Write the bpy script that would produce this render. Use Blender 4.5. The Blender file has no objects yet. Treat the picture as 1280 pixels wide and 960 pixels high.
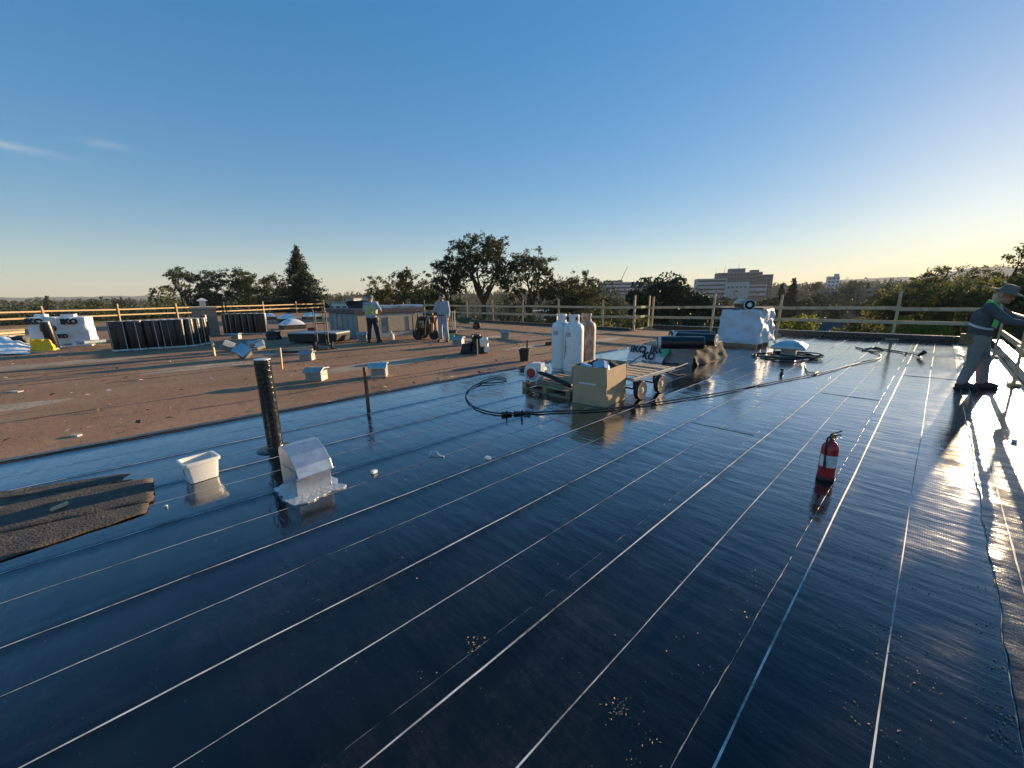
import bpy, bmesh, math, random
from mathutils import Vector, Matrix, Euler, noise as mnoise

R = math.radians
scene = bpy.context.scene
COL = scene.collection

# ------------------------------------------------------------------ camera
EYE = 1.65                                   # camera height over the roof
PITCH = math.atan(109.5 / 485.0); ROLL = R(0.83)
FW = Vector((0, math.cos(PITCH), -math.sin(PITCH)))
UP0 = Vector((0, math.sin(PITCH), math.cos(PITCH)))
RT = Vector((1, 0, 0)) * math.cos(ROLL) - UP0 * math.sin(ROLL)
UP = UP0 * math.cos(ROLL) + Vector((1, 0, 0)) * math.sin(ROLL)
cd = bpy.data.cameras.new('camera'); cam = bpy.data.objects.new('camera', cd); COL.objects.link(cam)
cd.sensor_fit = 'HORIZONTAL'; cd.sensor_width = 36.0; cd.lens = 36.0 * 485.0 / 1280.0
cd.clip_start = 0.05; cd.clip_end = 30000
m3 = Matrix((RT, UP, -FW)).transposed()
cam.matrix_world = Matrix.Translation((0, 0, EYE)) @ m3.to_4x4()
scene.camera = cam

# ------------------------------------------------------------------ sky and sun
SUN_AZ, SUN_EL = R(52.8), R(9.0)
SUNV = Vector((math.sin(SUN_AZ) * math.cos(SUN_EL), math.cos(SUN_AZ) * math.cos(SUN_EL), math.sin(SUN_EL)))
world = bpy.data.worlds.new('World'); scene.world = world; world.use_nodes = True
nt = world.node_tree; nt.nodes.clear()
wo = nt.nodes.new('ShaderNodeOutputWorld'); bg = nt.nodes.new('ShaderNodeBackground'); sk = nt.nodes.new('ShaderNodeTexSky')
sk.sky_type = 'NISHITA'; sk.sun_disc = False; sk.sun_elevation = SUN_EL; sk.sun_rotation = SUN_AZ
sk.altitude = 0; sk.air_density = 1.1; sk.dust_density = 0.18; sk.ozone_density = 4.0
bg.inputs[1].default_value = 0.085
# thin cirrus streaks high in the sky (direction based, part of the sky itself)
tc = nt.nodes.new('ShaderNodeTexCoord')
def wn(kind, **kw):
    n = nt.nodes.new(kind)
    for k, v in kw.items(): setattr(n, k, v)
    return n
sep = wn('ShaderNodeSeparateXYZ'); nt.links.new(tc.outputs['Generated'], sep.inputs[0])
def wmath(op, a, b=None):
    n = wn('ShaderNodeMath', operation=op)
    for i, q in enumerate((a, b)):
        if q is None: continue
        if isinstance(q, (int, float)): n.inputs[i].default_value = q
        else: nt.links.new(q, n.inputs[i])
    return n.outputs[0]
az = wmath('ARCTAN2', sep.outputs[0], sep.outputs[1])
el = wmath('ARCSINE', sep.outputs[2])
cmb = wn('ShaderNodeCombineXYZ')
nt.links.new(wmath('MULTIPLY', az, 6.0), cmb.inputs[0]); nt.links.new(wmath('MULTIPLY', wmath('ADD', el, wmath('MULTIPLY', az, 0.12)), 60.0), cmb.inputs[1])
cn = wn('ShaderNodeTexNoise'); cn.inputs['Scale'].default_value = 1.0; cn.inputs['Detail'].default_value = 5; nt.links.new(cmb.outputs[0], cn.inputs['Vector'])
def wisp(a0, e0, wa, we, slope, amp):
    da = wmath('SUBTRACT', az, a0)
    de = wmath('SUBTRACT', wmath('SUBTRACT', el, e0), wmath('MULTIPLY', da, slope))
    q = wmath('ADD', wmath('POWER', wmath('ABSOLUTE', wmath('DIVIDE', da, wa)), 2.0), wmath('POWER', wmath('ABSOLUTE', wmath('DIVIDE', de, we)), 2.0))
    return wmath('MULTIPLY', wmath('EXPONENT', wmath('MULTIPLY', q, -1.0)), amp)
w = wisp(R(-51.0), R(13.2), R(3.6), R(0.30), -0.05, 0.40)
w = wmath('ADD', w, wisp(R(-43.0), R(14.6), R(1.5), R(0.30), 0.0, 0.22))
w = wmath('ADD', w, wisp(R(40.0), R(6.3), R(4.5), R(0.35), 0.0, 0.12))
w = wmath('MULTIPLY', w, wmath('ADD', wmath('MULTIPLY', cn.outputs[0], 1.6), -0.1))
mixc = wn('ShaderNodeMixRGB'); mixc.inputs[2].default_value = (4.2, 4.0, 3.9, 1)
gam = wn('ShaderNodeGamma'); gam.inputs[1].default_value = 0.48; hsv = wn('ShaderNodeHueSaturation'); hsv.inputs['Saturation'].default_value = 1.80; hsv.inputs['Hue'].default_value = 0.510; hsv.inputs['Value'].default_value = 1.56
nt.links.new(sk.outputs[0], gam.inputs[0]); nt.links.new(gam.outputs[0], hsv.inputs['Color'])
nt.links.new(w, mixc.inputs[0]); nt.links.new(hsv.outputs[0], mixc.inputs[1])
nt.links.new(mixc.outputs[0], bg.inputs[0]); nt.links.new(bg.outputs[0], wo.inputs[0])

sd = bpy.data.lights.new('sun', 'SUN'); sd.energy = 4.2; sd.angle = R(0.53); sd.color = (1.0, 0.74, 0.46)
sun = bpy.data.objects.new('sun', sd); COL.objects.link(sun)
sun.rotation_euler = SUNV.to_track_quat('Z', 'Y').to_euler(); sun.location = SUNV * 60
scene.view_settings.view_transform = 'Standard'; scene.view_settings.look = 'None'
scene.view_settings.gamma = 1.0; scene.view_settings.exposure = 1.4
scene.cycles.use_denoising = True
scene.cycles.max_bounces = 6; scene.cycles.diffuse_bounces = 2; scene.cycles.glossy_bounces = 4
scene.cycles.transmission_bounces = 4; scene.cycles.transparent_max_bounces = 8; scene.cycles.volume_bounces = 0
scene.cycles.sample_clamp_indirect = 6.0

# ------------------------------------------------------------------ layout helpers
ROOF_AZ = R(47.4)                            # the membrane rolls run along u, the roof's own grid
UX, UY = math.sin(ROOF_AZ), math.cos(ROOF_AZ)
def W(u, v, z=0.0): return Vector((u * UX + v * UY, u * UY - v * UX, z))
def to_uv(p): return p[0] * UX + p[1] * UY, p[0] * UY - p[1] * UX
def P(x, y, z=0.0):                          # a spot read off the photograph, taken down onto the roof plane
    d = FW * 485.0 + RT * (x - 640) - UP * (y - 480)
    return Vector((0, 0, EYE)) + d * ((z - EYE) / d.z)
def far(x, Y):                               # ground position at forward distance Y under image column x
    return Vector(((x - 640) / 497.0 * Y, Y, 0.0))
def zat(x, y, Y):                            # height of image point y at distance Y
    hz = 370.5 - 0.0145 * (x - 640)
    return EYE + (hz - y) / 497.0 * Y * 1.0
GROUND = -9.5
HAZE = 0.00013

# ------------------------------------------------------------------ materials
MATS = {}
def nodes_of(name):
    m = bpy.data.materials.new(name); m.use_nodes = True
    t = m.node_tree; b = t.nodes['Principled BSDF']; return m, t, b
def mat(name, col, rough=0.6, metal=0.0, var=0.18, scale=6.0, bump=0.0, bscale=30.0, stain=None, stain_amt=0.5, spec=0.5, coat=0.0, stretch=(1, 1, 1), coord='Object'):
    if name in MATS: return MATS[name]
    m, t, b = nodes_of(name); N = t.nodes; L = t.links
    c = N.new('ShaderNodeTexCoord'); mp = N.new('ShaderNodeMapping'); mp.inputs['Scale'].default_value = stretch
    L.new(c.outputs[coord], mp.inputs[0])
    n = N.new('ShaderNodeTexNoise'); n.inputs['Scale'].default_value = scale; n.inputs['Detail'].default_value = 6; n.inputs['Roughness'].default_value = 0.62
    L.new(mp.outputs[0], n.inputs['Vector'])
    r = N.new('ShaderNodeValToRGB')
    r.color_ramp.elements[0].position = 0.28; r.color_ramp.elements[1].position = 0.72
    r.color_ramp.elements[0].color = tuple(max(0, x * (1 - var)) for x in col) + (1,)
    r.color_ramp.elements[1].color = tuple(min(1, x * (1 + var)) for x in col) + (1,)
    L.new(n.outputs[0], r.inputs[0]); out = r.outputs[0]
    if stain:
        n2 = N.new('ShaderNodeTexNoise'); n2.inputs['Scale'].default_value = scale * 0.45; n2.inputs['Detail'].default_value = 8; n2.inputs['Roughness'].default_value = 0.7
        L.new(mp.outputs[0], n2.inputs['Vector'])
        r2 = N.new('ShaderNodeValToRGB'); r2.color_ramp.elements[0].position = 0.62 - 0.25 * stain_amt; r2.color_ramp.elements[1].position = 0.72 - 0.1 * stain_amt
        L.new(n2.outputs[0], r2.inputs[0])
        mx = N.new('ShaderNodeMixRGB'); mx.inputs[2].default_value = tuple(stain) + (1,)
        L.new(r2.outputs[0], mx.inputs[0]); L.new(out, mx.inputs[1]); out = mx.outputs[0]
    L.new(out, b.inputs['Base Color'])
    b.inputs['Roughness'].default_value = rough; b.inputs['Metallic'].default_value = metal
    b.inputs['Specular IOR Level'].default_value = spec; b.inputs['Coat Weight'].default_value = coat
    if bump:
        n3 = N.new('ShaderNodeTexNoise'); n3.inputs['Scale'].default_value = bscale; n3.inputs['Detail'].default_value = 4
        L.new(mp.outputs[0], n3.inputs['Vector'])
        bp = N.new('ShaderNodeBump'); bp.inputs['Strength'].default_value = bump; bp.inputs['Distance'].default_value = 0.02
        L.new(n3.outputs[0], bp.inputs['Height']); L.new(bp.outputs[0], b.inputs['Normal'])
    MATS[name] = m; return m

wood = mat('sawn_lumber', (0.62, 0.44, 0.24), 0.75, var=0.22, scale=3, stretch=(6, 6, 1.2), stain=(0.26, 0.19, 0.12), stain_amt=0.25)
wood_grey = mat('weathered_or_backlit_lumber', (0.54, 0.41, 0.25), 0.8, var=0.25, scale=4, stain=(0.16, 0.13, 0.10), stain_amt=0.3)  # on the backlit guardrails their shade is put into this greyer colour
pallet_wood = mat('pallet_wood', (0.36, 0.24, 0.13), 0.8, var=0.3, scale=5, stain=(0.13, 0.09, 0.06), stain_amt=0.3)
galv = mat('galvanised_metal', (0.55, 0.57, 0.58), 0.34, 0.85, var=0.22, scale=9, bump=0.08, bscale=14)
galv_dull = mat('dull_sheet_metal', (0.36, 0.36, 0.35), 0.55, 0.45, var=0.2, scale=8, stain=(0.2, 0.18, 0.16), stain_amt=0.2)
alum = mat('weathered_aluminium', (0.62, 0.60, 0.56), 0.38, 0.8, var=0.2, scale=10, bump=0.1, bscale=20)
white_plastic = mat('white_plastic', (0.78, 0.77, 0.72), 0.4, var=0.06, scale=5, stain=(0.55, 0.52, 0.46), stain_amt=0.15)
white_wrap = mat('white_wrap_film', (0.76, 0.75, 0.72), 0.38, var=0.08, scale=4, bump=0.5, bscale=9)
tarp_mat = mat('white_tarp', (0.60, 0.64, 0.70), 0.55, var=0.08, scale=4, bump=0.5, bscale=6)
black_ink = mat('black_print', (0.015, 0.015, 0.017), 0.5, var=0.1)
black_rubber = mat('black_rubber', (0.018, 0.018, 0.019), 0.55, var=0.3, scale=20)
black_roll = mat('black_roll_film', (0.013, 0.013, 0.015), 0.28, var=0.3, scale=12, bump=0.25, bscale=18)
roll_tape = mat('release_tape', (0.60, 0.60, 0.58), 0.5, var=0.2, scale=15)
black_paint = mat('black_pitch', (0.012, 0.012, 0.012), 0.22, var=0.4, scale=12, bump=0.5, bscale=26, stain=(0.10, 0.09, 0.07), stain_amt=0.02)
yellow = mat('yellow_plastic', (0.90, 0.56, 0.02), 0.5, var=0.2, scale=8, bump=0.5, bscale=10)
cardboard = mat('cardboard', (0.48, 0.33, 0.19), 0.85, var=0.10, scale=5, stain=(0.27, 0.17, 0.09), stain_amt=0.2)
card_inner = mat('cardboard_inside', (0.22, 0.145, 0.085), 0.9, var=0.1)
red_paint = mat('red_enamel', (0.42, 0.014, 0.012), 0.28, var=0.12, scale=8, coat=0.3)
red_plastic = mat('red_plastic', (0.40, 0.03, 0.02), 0.4, var=0.15)
paper = mat('paper_label', (0.72, 0.72, 0.72), 0.6, var=0.06)
cyl_white = mat('chipped_white_paint', (0.82, 0.81, 0.77), 0.42, var=0.08, scale=6, stain=(0.22, 0.10, 0.045), stain_amt=0.22, stretch=(3, 3, 0.7))
cyl_rust = mat('rusty_painted_steel', (0.52, 0.46, 0.38), 0.6, var=0.15, scale=8, stain=(0.24, 0.09, 0.035), stain_amt=0.95, stretch=(2, 2, 1))
steel_dark = mat('dark_steel', (0.06, 0.058, 0.055), 0.5, 0.4, var=0.3, scale=14, stain=(0.16, 0.07, 0.03), stain_amt=0.2)
rust_steel = mat('rusty_steel', (0.20, 0.10, 0.05), 0.75, 0.2, var=0.4, scale=12, stain=(0.05, 0.04, 0.035), stain_amt=0.5)
brass = mat('brass', (0.55, 0.38, 0.14), 0.35, 0.9, var=0.2)
felt = mat('torn_roofing_felt', (0.075, 0.062, 0.048), 0.9, var=0.35, scale=14, bump=0.7, bscale=60, stain=(0.15, 0.12, 0.08), stain_amt=0.35)
skin = mat('skin', (0.42, 0.25, 0.17), 0.5, var=0.08, scale=20)
hair_dark = mat('dark_hair', (0.025, 0.018, 0.014), 0.6, var=0.3, scale=40)
cloth_grey = mat('grey_work_trousers', (0.25, 0.235, 0.215), 0.85, var=0.2, scale=7, bump=0.8, bscale=14)
cloth_dark = mat('dark_work_shirt', (0.085, 0.088, 0.095), 0.85, var=0.25, scale=8, bump=0.8, bscale=14)
cloth_black = mat('black_work_trousers', (0.03, 0.028, 0.03), 0.85, var=0.3, scale=9, bump=0.6, bscale=14)
cloth_blue = mat('pale_blue_shirt', (0.34, 0.40, 0.46), 0.85, var=0.12, scale=9, bump=0.6, bscale=14)
denim = mat('pale_denim', (0.30, 0.35, 0.42), 0.85, var=0.15, scale=9, bump=0.6, bscale=14)
hat_mat = mat('brown_hat', (0.20, 0.15, 0.11), 0.85, var=0.2, scale=14)
boot_mat = mat('brown_boots', (0.055, 0.035, 0.025), 0.65, var=0.3, scale=14)
hi_vis = mat('hi_vis_yellow', (0.48, 0.52, 0.24), 0.7, var=0.1, scale=9)
hi_green = mat('hi_vis_green', (0.10, 0.62, 0.12), 0.6, var=0.1)
reflect = mat('reflective_tape', (0.60, 0.62, 0.62), 0.35, var=0.08)
pouch_mat = mat('leather_pouch', (0.20, 0.14, 0.06), 0.7, var=0.25, scale=14)
cap_grey = mat('grey_cap', (0.16, 0.16, 0.17), 0.8, var=0.2)
stucco = mat('painted_plywood', (0.30, 0.31, 0.30), 0.8, var=0.12, scale=3, stain=(0.20, 0.19, 0.17), stain_amt=0.3)
cap_flash = mat('dark_cap_flashing', (0.05, 0.052, 0.058), 0.6, 0.0, var=0.25, scale=5)
acrylic = mat('milky_acrylic_dome', (0.72, 0.74, 0.76), 0.22, var=0.08, scale=5)
green_plastic = mat('green_plastic', (0.03, 0.30, 0.10), 0.45, var=0.15)
barrow_green = mat('green_enamel', (0.03, 0.12, 0.09), 0.45, var=0.2)
blue_grey_tray = mat('mortar_tray', (0.30, 0.34, 0.38), 0.5, var=0.2)
concrete = mat('concrete', (0.34, 0.32, 0.29), 0.85, var=0.15, scale=3, stain=(0.22, 0.2, 0.18), stain_amt=0.3)
debris_mat = mat('dry_leaf_litter', (0.42, 0.28, 0.15), 0.8, var=0.5, scale=60)
chip_mat = mat('pale_chips', (0.50, 0.45, 0.38), 0.7, var=0.4, scale=60)

def brick_mat():
    m, t, b = nodes_of('chimney_brick'); N = t.nodes; L = t.links
    c = N.new('ShaderNodeTexCoord'); br = N.new('ShaderNodeTexBrick')
    mp = N.new('ShaderNodeMapping'); mp.inputs['Rotation'].default_value = (R(90), 0, 0)
    L.new(c.outputs['Object'], mp.inputs[0]); L.new(mp.outputs[0], br.inputs[0])
    br.inputs['Color1'].default_value = (0.26, 0.22, 0.17, 1); br.inputs['Color2'].default_value = (0.18, 0.15, 0.12, 1); br.inputs['Mortar'].default_value = (0.33, 0.30, 0.26, 1)
    br.inputs['Scale'].default_value = 1.0; br.inputs['Brick Width'].default_value = 0.2; br.inputs['Row Height'].default_value = 0.075; br.inputs['Mortar Size'].default_value = 0.008
    L.new(br.outputs[0], b.inputs[0]); b.inputs['Roughness'].default_value = 0.9; return m
brick = brick_mat()

def membrane_mat(nm='glossy_black_membrane', r0=0.05, r1=0.15, weave=1.0, f0=0.022, gain=1.0):
    m, t, b = nodes_of(nm); N = t.nodes; L = t.links
    c = N.new('ShaderNodeTexCoord')
    def noise(scale, detail, rough=0.5, stretch=(1, 1, 1)):
        mp = N.new('ShaderNodeMapping'); mp.inputs['Scale'].default_value = stretch; L.new(c.outputs['Object'], mp.inputs[0])
        n = N.new('ShaderNodeTexNoise'); n.inputs['Scale'].default_value = scale; n.inputs['Detail'].default_value = detail; n.inputs['Roughness'].default_value = rough
        L.new(mp.outputs[0], n.inputs['Vector']); return n.outputs[0]
    def ramp(src, p0, p1, c0, c1):
        r = N.new('ShaderNodeValToRGB'); r.color_ramp.elements[0].position = p0; r.color_ramp.elements[1].position = p1
        r.color_ramp.elements[0].color = c0; r.color_ramp.elements[1].color = c1; L.new(src, r.inputs[0]); return r.outputs[0]
    # dust film and scuffs over black film
    dust = ramp(noise(1.3, 7, 0.68), 0.45, 0.85, (0.0040, 0.0046, 0.0060, 1), (0.016, 0.015, 0.0145, 1))
    spk = ramp(noise(85, 2, 0.5), 0.745, 0.79, (0, 0, 0, 1), (1, 1, 1, 1))
    mx = N.new('ShaderNodeMixRGB'); mx.inputs[2].default_value = (0.16, 0.15, 0.14, 1)
    L.new(spk, mx.inputs[0]); L.new(dust, mx.inputs[1]); L.new(mx.outputs[0], b.inputs['Base Color'])
    rr = ramp(noise(2.2, 8, 0.7), 0.30, 0.78, (r0, r0, r0, 1), (r1, r1, r1, 1))
    # scuffed, foot-dusted areas
    sc_ = ramp(noise(0.8, 9, 0.74, (1.3, 0.7, 1)), 0.52, 0.74, (0, 0, 0, 1), (1, 1, 1, 1)); fine = ramp(noise(38, 5, 0.7), 0.35, 0.75, (0.15, 0.15, 0.15, 1), (1, 1, 1, 1))
    mm = N.new('ShaderNodeMath'); mm.operation = 'MULTIPLY'; L.new(sc_, mm.inputs[0]); L.new(fine, mm.inputs[1])
    mx2 = N.new('ShaderNodeMixRGB'); mx2.inputs[2].default_value = (0.050, 0.045, 0.040, 1); L.new(mm.outputs[0], mx2.inputs[0]); L.new(mx.outputs[0], mx2.inputs[1]); L.new(mx2.outputs[0], b.inputs['Base Color'])
    ra = N.new('ShaderNodeMath'); ra.operation = 'MULTIPLY_ADD'; ra.inputs[1].default_value = 0.16; L.new(mm.outputs[0], ra.inputs[0]); L.new(rr, ra.inputs[2]); rr = ra.outputs[0]
    L.new(rr, b.inputs['Roughness']); b.inputs['Specular IOR Level'].default_value = 0.12
    # relief: ripples of the thin film, crumples and the fine woven scrim
    def bump(h, strength, dist, prev=None):
        bp = N.new('ShaderNodeBump'); bp.inputs['Strength'].default_value = strength; bp.inputs['Distance'].default_value = dist
        L.new(h, bp.inputs['Height'])
        if prev is not None: L.new(prev, bp.inputs['Normal'])
        return bp.outputs[0]
    h1 = noise(7, 3, 0.5, (0.45, 1.6, 1)); h2 = noise(26, 4, 0.6, (0.8, 1.3, 1)); h3 = noise(170, 2, 0.5)
    wv = N.new('ShaderNodeTexWave'); wv.bands_direction = 'X'; wv.inputs['Scale'].default_value = 28; wv.inputs['Distortion'].default_value = 0.6; wv.inputs['Detail'].default_value = 1
    L.new(c.outputs['Object'], wv.inputs['Vector'])
    nb = bump(h1, 0.17, 0.030); nb = bump(h2, 0.05 * weave, 0.010, nb); nb = bump(h3, 0.07, 0.002, nb); nb = bump(wv.outputs['Fac'], 0.035, 0.002, nb)
    L.new(nb, b.inputs['Normal'])
    # wet looking film: reflection climbs steeply towards grazing angles
    lw = N.new('ShaderNodeLayerWeight'); L.new(nb, lw.inputs['Normal'])
    fr = N.new('ShaderNodeValToRGB'); el_ = fr.color_ramp.elements; el_[0].position = 0.0; el_[0].color = (f0, f0, f0, 1); el_[1].position = 1.0; el_[1].color = (0.9, 0.9, 0.9, 1)
    for p_, c_ in ((0.22, 0.028), (0.40, 0.065), (0.58, 0.19), (0.80, 0.52)):
        e_ = el_.new(p_); c_ *= gain; e_.color = (c_, c_, c_, 1)
    L.new(lw.outputs['Facing'], fr.inputs[0])
    gl_ = N.new('ShaderNodeBsdfGlossy'); L.new(rr, gl_.inputs['Roughness']); L.new(nb, gl_.inputs['Normal']); gl_.inputs['Color'].default_value = (0.95, 0.96, 0.97, 1)
    ms = N.new('ShaderNodeMixShader'); L.new(fr.outputs[0], ms.inputs[0]); L.new(b.outputs[0], ms.inputs[1]); L.new(gl_.outputs[0], ms.inputs[2]); L.new(ms.outputs[0], N['Material Output'].inputs[0])
    return m
membrane = membrane_mat()
membrane_rough = membrane_mat('dusty_woven_membrane', 0.10, 0.22, 4.0, 0.022, 0.62)

def lay_line_mat():
    m, t, b = nodes_of('chalk_white_lay_line'); N = t.nodes; L = t.links
    c = N.new('ShaderNodeTexCoord'); n = N.new('ShaderNodeTexNoise'); n.inputs['Scale'].default_value = 1.1; n.inputs['Detail'].default_value = 9; n.inputs['Roughness'].default_value = 0.75
    L.new(c.outputs['Object'], n.inputs['Vector'])
    r = N.new('ShaderNodeValToRGB'); r.color_ramp.elements[0].position = 0.40; r.color_ramp.elements[1].position = 0.57
    r.color_ramp.elements[0].color = (0.07, 0.072, 0.075, 1); r.color_ramp.elements[1].color = (0.80, 0.78, 0.73, 1)
    L.new(n.outputs[0], r.inputs[0]); L.new(r.outputs[0], b.inputs[0]); b.inputs['Roughness'].default_value = 0.6; return m
lay_white = lay_line_mat()
def bead_material():
    m, t, b = nodes_of('seam_bleed_glints'); N = t.nodes; L = t.links
    c = N.new('ShaderNodeTexCoord'); n = N.new('ShaderNodeTexNoise'); n.inputs['Scale'].default_value = 9; n.inputs['Detail'].default_value = 8; n.inputs['Roughness'].default_value = 0.8
    L.new(c.outputs['Object'], n.inputs['Vector']); r = N.new('ShaderNodeValToRGB'); r.color_ramp.elements[0].position = 0.38; r.color_ramp.elements[1].position = 0.56
    r.color_ramp.elements[0].color = (0.03, 0.03, 0.03, 1); r.color_ramp.elements[1].color = (0.50, 0.48, 0.44, 1)  # pale flecks are glints painted onto the dark bead
    L.new(n.outputs[0], r.inputs[0]); L.new(r.outputs[0], b.inputs[0]); b.inputs['Roughness'].default_value = 0.4; return m
bead_mat = bead_material()

def old_roof_mat():
    m, t, b = nodes_of('old_brown_roofing'); N = t.nodes; L = t.links
    c = N.new('ShaderNodeTexCoord')
    def noise(scale, detail, rough, stretch=(1, 1, 1)):
        mp = N.new('ShaderNodeMapping'); mp.inputs['Scale'].default_value = stretch; L.new(c.outputs['Object'], mp.inputs[0])
        n = N.new('ShaderNodeTexNoise'); n.inputs['Scale'].default_value = scale; n.inputs['Detail'].default_value = detail; n.inputs['Roughness'].default_value = rough
        L.new(mp.outputs[0], n.inputs['Vector']); return n.outputs[0]
    def ramp(src, p0, p1, c0, c1):
        r = N.new('ShaderNodeValToRGB'); r.color_ramp.elements[0].position = p0; r.color_ramp.elements[1].position = p1
        r.color_ramp.elements[0].color = c0; r.color_ramp.elements[1].color = c1; L.new(src, r.inputs[0]); return r.outputs[0]
    def mix(fac, a, colr):
        mx = N.new('ShaderNodeMixRGB'); L.new(fac, mx.inputs[0]); L.new(a, mx.inputs[1]); mx.inputs[2].default_value = colr; return mx.outputs[0]
    base = ramp(noise(0.35, 8, 0.65), 0.3, 0.7, (0.26, 0.140, 0.076, 1), (0.42, 0.245, 0.135, 1))
    base = mix(ramp(noise(0.9, 9, 0.72, (2.2, 0.35, 1)), 0.55, 0.72, (0, 0, 0, 1), (0.75, 0.75, 0.75, 1)), base, (0.34, 0.25, 0.17, 1))   # dusty tan drifts along the laps
    base = mix(ramp(noise(1.6, 8, 0.7, (3.0, 0.3, 1)), 0.60, 0.70, (0, 0, 0, 1), (0.8, 0.8, 0.8, 1)), base, (0.085, 0.055, 0.045, 1))  # bare bitumen streaks
    base = mix(ramp(noise(26, 3, 0.6), 0.70, 0.76, (0, 0, 0, 1), (0.7, 0.7, 0.7, 1)), base, (0.42, 0.34, 0.26, 1))
    L.new(base, b.inputs[0]); b.inputs['Roughness'].default_value = 0.92; b.inputs['Specular IOR Level'].default_value = 0.25
    bp = N.new('ShaderNodeBump'); bp.inputs['Strength'].default_value = 0.55; bp.inputs['Distance'].default_value = 0.03; L.new(noise(9, 9, 0.75), bp.inputs['Height']); L.new(bp.outputs[0], b.inputs['Normal'])
    return m
old_roof_m = old_roof_mat()

def foliage(name, c0, c1, trans=0.3):
    m, t, b = nodes_of(name); N = t.nodes; L = t.links
    g = N.new('ShaderNodeNewGeometry'); r = N.new('ShaderNodeValToRGB')
    r.color_ramp.elements[0].color = c0 + (1,); r.color_ramp.elements[1].color = c1 + (1,)
    L.new(g.outputs['Random Per Island'], r.inputs[0])
    L.new(r.outputs[0], b.inputs[0]); b.inputs['Roughness'].default_value = 0.65; b.inputs['Specular IOR Level'].default_value = 0.25
    tr = N.new('ShaderNodeBsdfTranslucent'); L.new(r.outputs[0], tr.inputs[0])
    ms = N.new('ShaderNodeMixShader'); ms.inputs[0].default_value = trans
    L.new(b.outputs[0], ms.inputs[1]); L.new(tr.outputs[0], ms.inputs[2]); L.new(ms.outputs[0], N['Material Output'].inputs[0]); return m
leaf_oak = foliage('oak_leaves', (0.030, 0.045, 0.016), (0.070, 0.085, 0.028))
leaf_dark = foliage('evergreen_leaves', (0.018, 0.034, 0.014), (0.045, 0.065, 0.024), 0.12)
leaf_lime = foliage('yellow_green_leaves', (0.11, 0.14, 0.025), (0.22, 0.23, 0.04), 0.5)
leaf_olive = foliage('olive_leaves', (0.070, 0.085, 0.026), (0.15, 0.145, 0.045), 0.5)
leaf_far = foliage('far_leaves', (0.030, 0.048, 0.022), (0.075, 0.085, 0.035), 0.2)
bark = mat('bark', (0.085, 0.065, 0.05), 0.9, var=0.35, scale=6, bump=0.7, bscale=16)

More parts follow.
